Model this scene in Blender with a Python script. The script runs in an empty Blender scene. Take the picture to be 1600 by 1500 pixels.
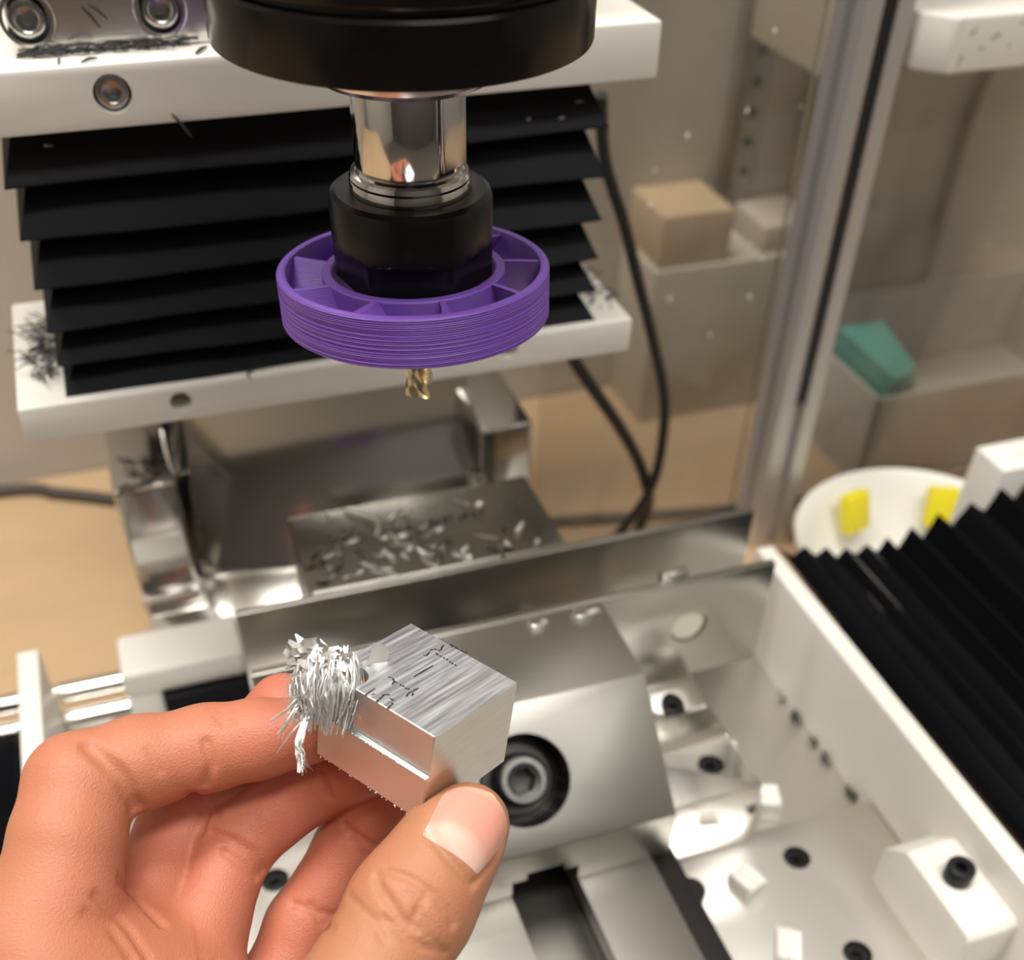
import bpy, bmesh, math, random
import numpy as np
from mathutils import Vector, Matrix, Euler

S = 0.001            # every number below is in millimetres
sc = bpy.context.scene
COL = sc.collection
PI = math.pi
R_ = random.Random(7)

# ------------------------------------------------------------------ camera
cam_d = bpy.data.cameras.new('camera')
cam = bpy.data.objects.new('camera', cam_d); COL.objects.link(cam)
RW = ((0.94551931, -0.32503025, 0.01867015), (-0.21633905, -0.67011932, -0.71002642), (0.2432913, 0.6673046, -0.70392749))
CX, CY, CZ = -54.138, -213.037, 108.915
m = Matrix(((RW[0][0], -RW[1][0], -RW[2][0], CX*S), (RW[0][1], -RW[1][1], -RW[2][1], CY*S),
            (RW[0][2], -RW[1][2], -RW[2][2], CZ*S), (0, 0, 0, 1)))
cam.matrix_world = m
cam_d.sensor_width = 36.0; cam_d.sensor_fit = 'HORIZONTAL'
cam_d.lens = 1732.34/1600*36.0
cam_d.shift_x = 0.0
cam_d.shift_y = (1066.0-750.0)/1600.0
cam_d.clip_start = 0.005; cam_d.clip_end = 20
cam_d.dof.use_dof = True
cam_d.dof.focus_distance = 0.205
cam_d.dof.aperture_fstop = 14.0
sc.camera = cam

# ------------------------------------------------------------------ world, lamps, exposure
w = bpy.data.worlds.new('world'); sc.world = w; w.use_nodes = True
w.node_tree.nodes['Background'].inputs[0].default_value = (0.95, 0.9, 0.82, 1)
w.node_tree.nodes['Background'].inputs[1].default_value = 0.12
def area(name, loc, size, power, color, target):
    d = bpy.data.lights.new(name, 'AREA'); d.shape = 'RECTANGLE'; d.size = size[0]*S; d.size_y = size[1]*S
    d.energy = power; d.color = color
    o = bpy.data.objects.new(name, d); COL.objects.link(o)
    o.location = Vector(loc)*S
    o.rotation_euler = (Vector(target)-Vector(loc)).to_track_quat('-Z', 'Y').to_euler()
    return o
area('ceiling_lamp', (-450, 150, 1600), (1200, 300), 34, (1.0, 0.97, 0.92), (-450, 150, 0))
area('ceiling_lamp', (150, -700, 1600), (1200, 300), 27, (1.0, 0.97, 0.92), (150, -700, 0))
area('ceiling_lamp', (550, -1450, 1620), (1600, 800), 11, (1.0, 0.97, 0.92), (550, -1450, 0))
sc.view_settings.view_transform = 'Standard'; sc.view_settings.look = 'None'
sc.view_settings.exposure = -0.28; sc.view_settings.gamma = 1.0
sc.view_settings.use_curve_mapping = False

# ------------------------------------------------------------------ materials
MATS = {}
def mat(name, col, rough=0.5, metal=0.0, spec=0.5, var=0.0, vscale=60, bump=0.0, bscale=400, stretch=(1, 1, 1), coat=0.0, sss=0.0,
        rvar=0.0, aniso=0.0):
    if name in MATS: return MATS[name]
    mt = bpy.data.materials.new(name); mt.use_nodes = True; nt = mt.node_tree; N = nt.nodes; L = nt.links
    b = N['Principled BSDF']
    b.inputs['Base Color'].default_value = (*col, 1); b.inputs['Roughness'].default_value = rough
    b.inputs['Metallic'].default_value = metal; b.inputs['Specular IOR Level'].default_value = spec
    if coat: b.inputs['Coat Weight'].default_value = coat
    if sss:
        b.inputs['Subsurface Weight'].default_value = sss; b.inputs['Subsurface Radius'].default_value = (1, .6, .4)
        b.inputs['Subsurface Scale'].default_value = 0.003
    if var or bump or rvar:
        tc = N.new('ShaderNodeTexCoord'); mp = N.new('ShaderNodeMapping'); L.new(tc.outputs['Object'], mp.inputs[0])
        mp.inputs['Scale'].default_value = stretch
    if var or rvar:
        n = N.new('ShaderNodeTexNoise'); n.inputs['Scale'].default_value = vscale; n.inputs['Detail'].default_value = 5
        L.new(mp.outputs[0], n.inputs['Vector'])
        if var:
            mx = N.new('ShaderNodeMix'); mx.data_type = 'RGBA'
            mx.inputs['A'].default_value = (*[max(0, c*(1-var)) for c in col], 1); mx.inputs['B'].default_value = (*[min(1, c*(1+var)) for c in col], 1)
            L.new(n.outputs['Fac'], mx.inputs['Factor']); L.new(mx.outputs['Result'], b.inputs['Base Color'])
        if rvar:
            mr = N.new('ShaderNodeMapRange'); mr.inputs[1].default_value = .3; mr.inputs[2].default_value = .7
            mr.inputs[3].default_value = max(0.02, rough-rvar); mr.inputs[4].default_value = rough+rvar
            L.new(n.outputs['Fac'], mr.inputs[0]); L.new(mr.outputs[0], b.inputs['Roughness'])
    if bump:
        n2 = N.new('ShaderNodeTexNoise'); n2.inputs['Scale'].default_value = bscale; n2.inputs['Detail'].default_value = 4
        L.new(mp.outputs[0], n2.inputs['Vector'])
        bp = N.new('ShaderNodeBump'); bp.inputs['Strength'].default_value = bump; bp.inputs['Distance'].default_value = 0.0002
        L.new(n2.outputs['Fac'], bp.inputs['Height']); L.new(bp.outputs[0], b.inputs['Normal'])
    MATS[name] = mt; return mt

white = mat('white_plastic', (0.80, 0.77, 0.71), 0.42, var=0.03, vscale=30, bump=0.05, bscale=900)
white2 = mat('white_plastic_gloss', (0.82, 0.80, 0.75), 0.35)
black_an = mat('black_anodised', (0.006, 0.0055, 0.006), 0.2, spec=0.22, rvar=0.05, vscale=80)
black_nut = mat('black_oxide', (0.008, 0.0078, 0.008), 0.28, spec=0.3)
rubber = mat('bellows_fabric', (0.006, 0.006, 0.008), 0.6, spec=0.14, var=0.3, vscale=40, bump=0.1, bscale=1500)
rubber_d = mat('bellows_edge', (0.03, 0.03, 0.033), 0.55, spec=0.4)
steel = mat('polished_steel', (0.62, 0.60, 0.58), 0.1, 1.0, var=0.25, vscale=260, stretch=(1, 1, .12), rvar=0.05)
ground = mat('ground_steel', (0.56, 0.545, 0.51), 0.28, 1.0, var=0.05, vscale=90, bump=0.06, bscale=1200, stretch=(.15, 1, 1))
ground_d = mat('ground_steel_dull', (0.36, 0.345, 0.32), 0.42, 1.0, var=0.06, vscale=90)
alu = mat('aluminium', (0.78, 0.765, 0.73), 0.26, 1.0, var=0.05, vscale=60, bump=0.05, bscale=900, stretch=(.2, 1, 1))
alu_shiny = mat('aluminium_shiny', (0.84, 0.82, 0.78), 0.16, 1.0, var=0.04, vscale=40)
alu_table = mat('aluminium_table', (0.80, 0.775, 0.74), 0.33, 1.0, var=0.04, vscale=50)
alu_col = mat('aluminium_column', (0.58, 0.565, 0.54), 0.13, 1.0, var=0.06, vscale=60, stretch=(1, 1, .1))
alu_ext = mat('aluminium_extrusion', (0.66, 0.645, 0.65), 0.5, .8)
silver = mat('silver_ring', (0.78, 0.74, 0.74), 0.22, 1.0)
gold = mat('coated_carbide', (0.86, 0.72, 0.45), 0.22, 1.0)
blk = mat('black_screw', (0.011, 0.011, 0.012), 0.36, spec=0.35)
zinc = mat('zinc_screw', (0.50, 0.51, 0.49), 0.24, 1.0, var=0.15, vscale=300)
slot_blk = mat('slot_black', (0.012, 0.012, 0.013), 0.5)
dark = mat('dark_void', (0.02, 0.019, 0.018), 0.6)
wood = mat('wood_board', (0.52, 0.36, 0.21), 0.55, var=0.14, vscale=14, stretch=(1, 2.2, 1), bump=0.1, bscale=300)
wall_m = mat('wall_paint', (0.58, 0.54, 0.485), 0.8, var=0.05, vscale=5)
ceil_m = mat('ceiling_paint', (0.75, 0.71, 0.64), 0.9)
cable_m = mat('cable_black', (0.014, 0.013, 0.012), 0.45)
cable_br = mat('cable_brown', (0.06, 0.05, 0.042), 0.55)
yellow = mat('yellow_plastic', (0.80, 0.68, 0.02), 0.4)
teal = mat('teal_plastic', (0.10, 0.42, 0.36), 0.4)
chip_m = mat('chip_aluminium', (0.90, 0.88, 0.85), 0.38, 1.0)
hair_m = mat('dark_swarf', (0.035, 0.034, 0.033), 0.5)
ink = mat('black_ink', (0.01, 0.01, 0.012), 0.6)
etch = mat('etched_mark', (0.03, 0.03, 0.03), 0.6)
tan = mat('tan_card', (0.62, 0.46, 0.27), 0.7)
pale = mat('pale_card', (0.66, 0.57, 0.48), 0.7)
grey_m = mat('grey_strip', (0.33, 0.34, 0.33), 0.45, 0.6, var=0.2, vscale=120)

def purple_mat():
    mt = mat('purple_filament', (0.20, 0.085, 0.47), 0.38, spec=0.45)
    nt = mt.node_tree; N = nt.nodes; L = nt.links; b = N['Principled BSDF']
    tc = N.new('ShaderNodeTexCoord'); mp = N.new('ShaderNodeMapping'); mp.inputs['Scale'].default_value = (12, 12, 1); L.new(tc.outputs['Object'], mp.inputs[0])
    wv = N.new('ShaderNodeTexWave'); wv.bands_direction = 'Z'; wv.inputs['Scale'].default_value = 1000; wv.inputs['Distortion'].default_value = 0.6; wv.inputs['Detail'].default_value = 2
    mp.inputs['Scale'].default_value = (.05, .05, 1)
    L.new(mp.outputs[0], wv.inputs['Vector'])
    n = N.new('ShaderNodeTexNoise'); n.inputs['Scale'].default_value = 900; L.new(mp.outputs[0], n.inputs['Vector'])
    ad = N.new('ShaderNodeMath'); ad.operation = 'ADD'; L.new(wv.outputs['Fac'], ad.inputs[0]); L.new(n.outputs['Fac'], ad.inputs[1])
    bp = N.new('ShaderNodeBump'); bp.inputs['Strength'].default_value = 0.5; bp.inputs['Distance'].default_value = 0.00012
    L.new(ad.outputs[0], bp.inputs['Height']); L.new(bp.outputs[0], b.inputs['Normal'])
    return mt
purple = purple_mat()

def glass_mat():
    mt = bpy.data.materials.new('acrylic'); mt.use_nodes = True; nt = mt.node_tree; N = nt.nodes; L = nt.links
    N.remove(N['Principled BSDF']); out = N['Material Output']
    tr = N.new('ShaderNodeBsdfTransparent'); tr.inputs[0].default_value = (0.955, 0.95, 0.935, 1)
    gl = N.new('ShaderNodeBsdfGlossy'); gl.inputs['Roughness'].default_value = 0.03
    df = N.new('ShaderNodeBsdfDiffuse'); df.inputs[0].default_value = (0.8, 0.77, 0.72, 1)
    fr = N.new('ShaderNodeFresnel'); fr.inputs[0].default_value = 1.3
    tc = N.new('ShaderNodeTexCoord'); ns = N.new('ShaderNodeTexNoise'); ns.inputs['Scale'].default_value = 22; ns.inputs['Detail'].default_value = 6; L.new(tc.outputs['Object'], ns.inputs['Vector'])
    mr = N.new('ShaderNodeMapRange'); mr.inputs[1].default_value = .35; mr.inputs[2].default_value = .8; mr.inputs[3].default_value = 0.02; mr.inputs[4].default_value = 0.16; L.new(ns.outputs['Fac'], mr.inputs[0])
    m1 = N.new('ShaderNodeMixShader'); L.new(fr.outputs[0], m1.inputs[0]); L.new(tr.outputs[0], m1.inputs[1]); L.new(gl.outputs[0], m1.inputs[2])
    m2 = N.new('ShaderNodeMixShader'); L.new(mr.outputs[0], m2.inputs[0]); L.new(m1.outputs[0], m2.inputs[1]); L.new(df.outputs[0], m2.inputs[2])
    L.new(m2.outputs[0], out.inputs[0]); return mt
acrylic = glass_mat()

# ------------------------------------------------------------------ helpers
def link(name, me, m, parent=None):
    o = bpy.data.objects.new(name, me); COL.objects.link(o)
    if m is not None and len(me.materials) == 0: me.materials.append(m)
    if parent is not None: o.parent = parent
    return o
def fin(bm, name, m, parent=None, smooth=False, angle=None):
    bmesh.ops.recalc_face_normals(bm, faces=bm.faces[:])
    for v in bm.verts: v.co *= S
    me = bpy.data.meshes.new(name); bm.to_mesh(me); bm.free()
    if smooth:
        me.polygons.foreach_set('use_smooth', [True]*len(me.polygons))
        if angle: me.set_sharp_from_angle(angle=math.radians(angle))
    return link(name, me, m, parent)
def tag(o, label, cat, group=None, kind=None):
    if kind: o['kind'] = kind
    o['label'] = label; o['category'] = cat
    if group: o['group'] = group
    return o
def struct(o, label=None):
    o['kind'] = 'structure'
    if label: o['label'] = label
    return o
def thing(name, loc, label, cat, group=None):
    o = bpy.data.objects.new(name, None); COL.objects.link(o); o.empty_display_size = 0.01
    o.location = Vector(loc)*S
    return tag(o, label, cat, group)
def part(parent, o):
    # built in world millimetres: keep it where it is below its Empty
    o.parent = parent; o.matrix_parent_inverse = parent.matrix_basis.inverted(); return o
def b_box(bm, x0, x1, y0, y1, z0, z1, bev=0.0, seg=2):
    r = bmesh.ops.create_cube(bm, size=1.0); vs = r['verts']
    for v in vs:
        v.co = Vector(((x0+x1)/2+v.co.x*(x1-x0), (y0+y1)/2+v.co.y*(y1-y0), (z0+z1)/2+v.co.z*(z1-z0)))
    if bev > 0:
        es = list({e for v in vs for e in v.link_edges})
        bmesh.ops.bevel(bm, geom=es, offset=bev, segments=seg, affect='EDGES', profile=0.5)
def box(name, x0, x1, y0, y1, z0, z1, m, parent=None, bev=0.5, seg=2):
    bm = bmesh.new(); b_box(bm, x0, x1, y0, y1, z0, z1, bev, seg)
    return fin(bm, name, m, parent, smooth=True, angle=35)
def b_lathe(bm, prof, n=64, c=(0, 0, 0), mtx=None):
    rings = []
    M = mtx or Matrix.Identity(4)
    for r, z in prof:
        if r < 1e-6: rings.append([bm.verts.new(M @ Vector((c[0], c[1], c[2]+z)))]); continue
        rings.append([bm.verts.new(M @ Vector((c[0]+r*math.cos(2*PI*i/n), c[1]+r*math.sin(2*PI*i/n), c[2]+z))) for i in range(n)])
    for a, b in zip(rings, rings[1:]):
        if len(a) == 1 and len(b) == 1: continue
        for i in range(n):
            j = (i+1) % n
            if len(a) == 1: bm.faces.new((a[0], b[j], b[i]))
            elif len(b) == 1: bm.faces.new((a[i], a[j], b[0]))
            else: bm.faces.new((a[i], a[j], b[j], b[i]))
def lathe(name, prof, m, c=(0, 0, 0), n=64, mtx=None, parent=None, angle=30):
    bm = bmesh.new(); b_lathe(bm, prof, n, c, mtx); return fin(bm, name, m, parent, True, angle)
def b_prism(bm, pts, ax, a0, a1):
    # pts in the two other axes, extruded along ax ('x','y','z')
    def v3(p, a):
        return {'x': (a, p[0], p[1]), 'y': (p[0], a, p[1]), 'z': (p[0], p[1], a)}[ax]
    A = [bm.verts.new(v3(p, a0)) for p in pts]; B = [bm.verts.new(v3(p, a1)) for p in pts]
    n = len(pts)
    bm.faces.new(A); bm.faces.new(B[::-1])
    for i in range(n): bm.faces.new((A[i], B[i], B[(i+1) % n], A[(i+1) % n]))
def prism(name, pts, ax, a0, a1, m, parent=None, bev=0.0, angle=35):
    bm = bmesh.new(); b_prism(bm, pts, ax, a0, a1)
    if bev: bmesh.ops.bevel(bm, geom=bm.edges[:], offset=bev, segments=2, affect='EDGES', profile=0.5)
    return fin(bm, name, m, parent, True, angle)
def smooth_path(pts, n=8):
    P = [Vector(p) for p in pts]; out = []
    for i in range(len(P)-1):
        p0 = P[max(i-1, 0)]; p1 = P[i]; p2 = P[i+1]; p3 = P[min(i+2, len(P)-1)]
        for k in range(n):
            t = k/n
            out.append(0.5*((2*p1)+(p2-p0)*t+(2*p0-5*p1+4*p2-p3)*t*t+(3*p1-p0-3*p2+p3)*t**3))
    out.append(P[-1]); return out
def b_tube(bm, pts, rad, n=10, flat=1.0):
    P = [Vector(p) for p in pts]; rings = []; up = Vector((0.13, 0.29, 0.95))
    for i, p in enumerate(P):
        d = (P[min(i+1, len(P)-1)]-P[max(i-1, 0)]).normalized()
        a = d.cross(up)
        if a.length < 1e-3: a = d.cross(Vector((1, 0, 0)))
        a.normalize(); b = a.cross(d)
        r = rad(i/(len(P)-1)) if callable(rad) else rad
        rings.append([bm.verts.new(p+a*(r*math.cos(2*PI*k/n))+b*(r*flat*math.sin(2*PI*k/n))) for k in range(n)])
    for A, B in zip(rings, rings[1:]):
        for k in range(n): bm.faces.new((A[k], A[(k+1) % n], B[(k+1) % n], B[k]))
    bm.faces.new(rings[0][::-1]); bm.faces.new(rings[-1])
def tube(name, pts, rad, m, parent=None, n=10, flat=1.0):
    bm = bmesh.new(); b_tube(bm, pts, rad, n, flat); return fin(bm, name, m, parent, True, 60)
def cut(o, cutters):
    # real holes: boolean differences baked into the mesh, cutters removed
    for c in cutters:
        md = o.modifiers.new('b', 'BOOLEAN'); md.operation = 'DIFFERENCE'; md.solver = 'EXACT'; md.object = c
    bpy.context.view_layer.update()
    dg = bpy.context.evaluated_depsgraph_get()
    me = bpy.data.meshes.new_from_object(o.evaluated_get(dg))
    o.modifiers.clear(); old = o.data; o.data = me; bpy.data.meshes.remove(old)
    me.polygons.foreach_set('use_smooth', [True]*len(me.polygons)); me.set_sharp_from_angle(angle=math.radians(35))
    for c in cutters:
        d = c.data; bpy.data.objects.remove(c); bpy.data.meshes.remove(d)
    return o
def axis_m(loc, z):
    return Matrix.Translation(Vector(loc)) @ Vector(z).normalized().to_track_quat('Z', 'Y').to_matrix().to_4x4()
def cap_screw(name, loc, zdir, rh, hh, rs, m, label=None, cat='screw', parent=None, sock_m=None, group=None, bev=0.8):
    # socket head cap screw: head with rim, hexagonal recess.  zdir points out of the head.  base of the head at loc
    M = axis_m(loc, zdir); n = 48
    bm = bmesh.new()
    b_lathe(bm, [(0, 0), (rh, 0), (rh, hh-bev), (rh-bev*.4, hh-bev*.25), (rh-bev, hh), (rs*1.32, hh), (rs*1.15, hh-.35)], n, mtx=M)
    # hex recess
    top = [v for v in bm.verts][-n:]
    hexr = []
    for i in range(n):
        a = 2*PI*i/n; k = rs*math.cos(PI/6)/math.cos((a % (PI/3))-PI/6)
        hexr.append((k*math.cos(a), k*math.sin(a)))
    r1 = [bm.verts.new(M @ Vector((x, y, hh-.4))) for x, y in hexr]; r2 = [bm.verts.new(M @ Vector((x, y, hh*.35))) for x, y in hexr]
    for A, B in ((top, r1), (r1, r2)):
        for i in range(n): bm.faces.new((A[i], A[(i+1) % n], B[(i+1) % n], B[i]))
    c = bm.verts.new(M @ Vector((0, 0, hh*.30)))
    for i in range(n): bm.faces.new((r2[i], r2[(i+1) % n], c))
    o = fin(bm, name, m, None, True, 32)
    if parent is not None: part(parent, o)
    else: tag(o, label, cat, group)
    return o

# ------------------------------------------------------------------ the room
BZ = -230.0     # bench top
struct(box('wall_back', -2000, 2000, 330, 350, BZ-700, 1750, wall_m, bev=0))
struct(box('wall_left', -2020, -2000, -2000, 350, BZ-700, 1750, wall_m, bev=0))
struct(box('wall_right', 2000, 2020, -2000, 350, BZ-700, 1750, wall_m, bev=0))
struct(box('wall_front', -2000, 2000, -2020, -2000, BZ-700, 1750, mat('dark_wall', (0.10, 0.095, 0.09), .8), bev=0))
struct(box('ceiling', -2000, 2000, -2000, 350, 1700, 1720, ceil_m, bev=0))
struct(box('floor', -2000, 2000, -2000, 350, BZ-720, BZ-700, mat('dark_floor', (0.16, 0.14, 0.12), .7), bev=0))
bench = thing('workbench', (0, -60, BZ-700), 'wooden workbench top in front of the beige wall', 'workbench')
part(bench, box('bench_top', -900, 900, -215, 329, BZ-28, BZ, wood, bev=1.0))
for x in (-860, 860):
    for y in (-180, 290): part(bench, box('leg', x-25, x+25, y-25, y+25, BZ-700, BZ-28, wood, bev=1.0))

# ------------------------------------------------------------------ machine base and column
base = box('pedestal', -76, 75, 106, 205, BZ, -163, alu_shiny, bev=0.8)
tag(base, 'pale aluminium machine base slab the column stands on', 'machine base')
for sx, lab in ((-1, 'left aluminium column block with bright top edge beneath the white bracket'), (1, 'right aluminium column block reflecting the wood, beside the black cables')):
    x0, x1 = (-77, -56) if sx < 0 else (54.5, 75)
    t = thing('column_block', ((x0+x1)/2, 145, -163), lab, 'column block')
    part(t, box('block', x0, x1, 125, 205, -158, -113, alu_col, bev=1.6, seg=3))
    part(t, box('foot', x0, x1, 121, 205, -163, -157, alu_shiny, bev=0.8))
# leaning chip deflector between the two blocks: shiny, mirrors the purple wheel
tilt, yawp = math.radians(38), math.radians(-10)
dfl = bmesh.new(); b_box(dfl, -55.5, 54, 0, 2.5, 0, 128, 0.4)
for v in dfl.verts: v.co = Euler((-tilt, 0, yawp)).to_matrix() @ v.co + Vector((0, 127, -162.5))
dfl = fin(dfl, 'deflector_plate', alu_col, None, True, 35)
tag(dfl, 'polished metal plate leaning back between the column blocks, mirroring the purple wheel', 'metal plate')

def slab(name, z0, z1, holes, label, x0=-91.5, x1=91.0):
    t = thing(name, (0, 116, z0), label, 'bracket')
    p = box('plate', x0, x1, 83, 149, z0, z1, white, bev=0.9, seg=2)
    cs = []
    for hx, hz, hr in holes:
        cs.append(lathe('c', [(0, -20), (hr, -20), (hr, 9), (0, 9)], None, mtx=axis_m((hx, 83, hz), (0, 1, 0)), n=32))
    cut(p, cs); part(t, p); return t
up = slab('upper_bracket', 14.6, 28.6, [(-49.6, 22.1, 4.4)], 'thick white plastic slab above the bellows with one countersunk screw')
cap_screw('screw', (-49.6, 89.0, 22.1), (0, -1, 0), 4.0, 4.4, 2.0, zinc, parent=up)
lo = slab('lower_bracket', -65.2, -54.2, [(-49.2, -59.2, 3.1), (49.8, -58.2, 3.1)], 'thick white plastic slab below the bellows with dark screw holes', -92.4, 91.0)

# folding bellows of the column: every fold is a pleat
bel = thing('bellows_cover', (0, 110, -54), 'black folded bellows on the column between the two white slabs', 'bellows')
zt = [14.6, 2.2, -10.9, -23.0, -35.0, -45.2, -54.0]
for i in range(6):
    a, b = zt[i], zt[i+1]
    bm = bmesh.new()
    # upper sheet slopes out to the crease at the front, short return below it
    xs = 76.0; o_ = 3.2
    prof = [(94.5, a), (86.7, b+0.9), (85.9, b+0.35), (86.0, b), (86.9, b-0.25), (95.0, b+0.1 if i == 5 else b-0.6)]
    def ring(x, k): return [bm.verts.new((x, y+k, z)) for y, z in prof]
    rows = []
    nseg = 24
    for s in range(nseg+1):
        u = s/nseg; x = -xs-o_+(2*xs+2*o_)*u
        wob = 0.35*math.sin(u*9+i*1.7)+0.2*math.sin(u*23+i)
        e = min(u, 1-u)*nseg
        rr = []
        for (y, z) in prof:
            xx = x
            front = max(0.0, min(1.0, (94.5-y)/8.5))
            if e < 1: xx = x + (1 if u < .5 else -1)*(1-front)*o_*1.6
            rr.append(bm.verts.new((xx, y+wob*front, z+0.25*math.sin(u*7+i*2)*front)))
        rows.append(rr)
    for A, B in zip(rows, rows[1:]):
        for k in range(len(prof)-1): bm.faces.new((A[k], A[k+1], B[k+1], B[k]))
    # side returns going back to the column
    for rr, sgn in ((rows[0], -1), (rows[-1], 1)):
        bk = [bm.verts.new((v.co.x, 145, v.co.z)) for v in rr]
        for k in range(len(prof)-1): bm.faces.new((rr[k], rr[k+1], bk[k+1], bk[k]))
    o = fin(bm, 'pleat', rubber, None, True, 40); part(bel, o)
core = box('core', -74, 74, 95, 147, -54, 14.5, rubber, bev=0); part(bel, core)

# column above and behind (out of sight above the frame)
colm = box('column', -60, 60, 206, 260, BZ, 230, alu_col, bev=1.0); tag(colm, 'upright aluminium machine column behind the bellows', 'column')

# spindle clamp: aluminium front with big screws
brk = thing('spindle_bracket', (-40, 100, 28.6), 'aluminium spindle clamp with two big socket screws on the white slab', 'spindle clamp')
bp_ = box('clamp_plate', -69.2, 69.2, 93.2, 125, 28.7, 90, alu, bev=0.6)
SCR = [(-63.4, 37.8), (-36.0, 38.2)]
SC2 = [(x, z-1.2 if i == 0 else z-1.0) for i, (x, z) in enumerate(SCR)]
bx0 = [(-64.6, 36.2), (-34.8, 36.4)]
cut(bp_, [lathe('c', [(0, -5), (5.1, -5), (5.1, 6), (0, 6)], None, mtx=axis_m((x, 93.2, z), (0, 1, 0)), n=40) for x, z in bx0])
part(brk, bp_)
for x, z in bx0:
    sk = cap_screw('screw', (x, 98.5, z), (0, -1, 0), 4.3, 5.6, 2.2, zinc, parent=brk)
    lathe('counterbore_ring', [(5.05, 0), (5.05, .35), (5.9, .35), (6.2, 0)], alu_shiny, mtx=axis_m((x, 93.25, z), (0, -1, 0)), n=48).parent = sk

# ------------------------------------------------------------------ spindle
sp = thing('spindle', (0, 0, 8), 'black milling spindle with polished steel nose above the purple wheel', 'spindle')
part(sp, lathe('flange', [(0, 52.6), (33.0, 52.6), (33.45, 52.75), (33.6, 53.2), (33.6, 61.9), (33.2, 62.5), (32.2, 62.7)], black_an, n=128))
part(sp, lathe('groove', [(32.4, 62.2), (32.0, 62.4), (32.0, 63.9), (32.4, 64.2)], slot_blk, n=96))
part(sp, lathe('housing', [(32.2, 63.6), (33.3, 63.8), (33.6, 64.4), (33.6, 130), (31, 131), (0, 131)], black_an, n=128))
part(sp, lathe('nose_ring', [(9.0, 45.9), (13.5, 45.6), (15.8, 45.9), (16.9, 46.9), (17.5, 49.5), (17.5, 53.0), (10, 53.0)], silver, n=96))
part(sp, lathe('shaft', [(8, 25), (10.55, 25), (10.55, 29.4), (10.1, 29.9), (10.35, 30.4), (10.45, 45.6), (10.2, 46.1), (10.0, 47.6), (8, 47.6)], steel, n=96))
part(sp, lathe('shaft_lip', [(10.4, 26.0), (11.7, 26.0), (11.8, 27.3), (11.5, 28.0), (11.6, 28.5), (11.3, 29.3), (10.4, 29.5)], steel, n=96))
# wrench flat on the shaft: dull milled facet
fl = bmesh.new(); b_box(fl, -3.6, 3.6, -0.6, .35, 31.5, 44.8, 0.3)
for v in fl.verts: v.co = Matrix.Rotation(math.radians(38), 3, 'Z') @ (v.co + Vector((0, -10.3, 0)))
part(sp, fin(fl, 'wrench_flat', mat('flat_steel', (0.5, 0.5, 0.53), 0.2, 1.0), None, True, 30))
# collet nut: round above, six flats with chamfered shoulders below
bm = bmesh.new(); n = 144
def nut_r(i, z):
    a = 2*PI*i/n + 0.30
    hexr = 13.9/math.cos((a % (PI/3))-PI/6)
    if z > 17.2: return 15.9
    return min(15.9, hexr + max(0.0, (z-15.6)*1.6))
zs = [(26.0, 12.2, True), (26.0, 14.6, True), (25.4, 15.5, True), (24.6, 15.9, False), (17.4, 15.9, False), (16.8, 0, False), (16.4, 0, False), (16.0, 0, False), (15.6, 0, False), (8.6, 0, False), (8.0, -.6, False)]
rows = []
for z, r, fixed in zs:
    rr = []
    for i in range(n):
        R0 = r if (fixed or r > 1) else nut_r(i, z)+(r if r < 0 else 0)
        rr.append(bm.verts.new((R0*math.cos(2*PI*i/n), R0*math.sin(2*PI*i/n), z)))
    rows.append(rr)
for A, B in zip(rows, rows[1:]):
    for i in range(n): bm.faces.new((A[i], A[(i+1) % n], B[(i+1) % n], B[i]))
for rr, zc in ((rows[-1], 8.0), (rows[0], 24.5)):
    c = bm.verts.new((0, 0, zc))
    for i in range(n): bm.faces.new((rr[i], rr[(i+1) % n], c))
nut = fin(bm, 'collet_nut', black_nut, None, True, 28); part(sp, nut)
part(sp, lathe('collet', [(3.1, 6.4), (6.5, 6.4), (7.6, 8.2), (3.1, 8.2)], steel, n=48))

# ------------------------------------------------------------------ purple chip fan
fan = thing('chip_fan', (0, 0, 5.5), 'purple 3D printed fan wheel clipped around the black collet nut', 'fan wheel')
fan.rotation_euler = (math.radians(-4.0), 0, 0)
RI, RO, H0, H1 = 16.6, 27.6, -5.0, 5.1
fan_parts = []
rim_p = [(25.7, H0), (27.0, H0), (27.4, H0+.25)]; rlr = random.Random(11)
for k in range(22):                                    # printed layers, each a bead a little in or out
    z_ = H0+.35+k*.425; d_ = rlr.choice((0, 0, 0, .03, -.05, -.09, .05))
    rim_p += [(27.52+d_, z_+.02), (27.60+d_, z_+.14), (27.60+d_, z_+.29), (27.52+d_, z_+.40)]
rim_p += [(27.3, H1-.25), (26.9, H1), (26.1, H1), (25.7, H1-.3), (25.7, H0)]
fan_parts.append(lathe('rim', rim_p, purple, n=160, parent=fan, angle=60))
fan_parts.append(lathe('hub', [(16.4, H0), (18.6, H0), (18.6, H1-.9), (18.3, H1-.6), (16.8, H1-.6), (16.4, H1-1.0), (16.4, H0)], purple, n=160, parent=fan))
bm0 = bmesh.new()
NB = 9
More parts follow.
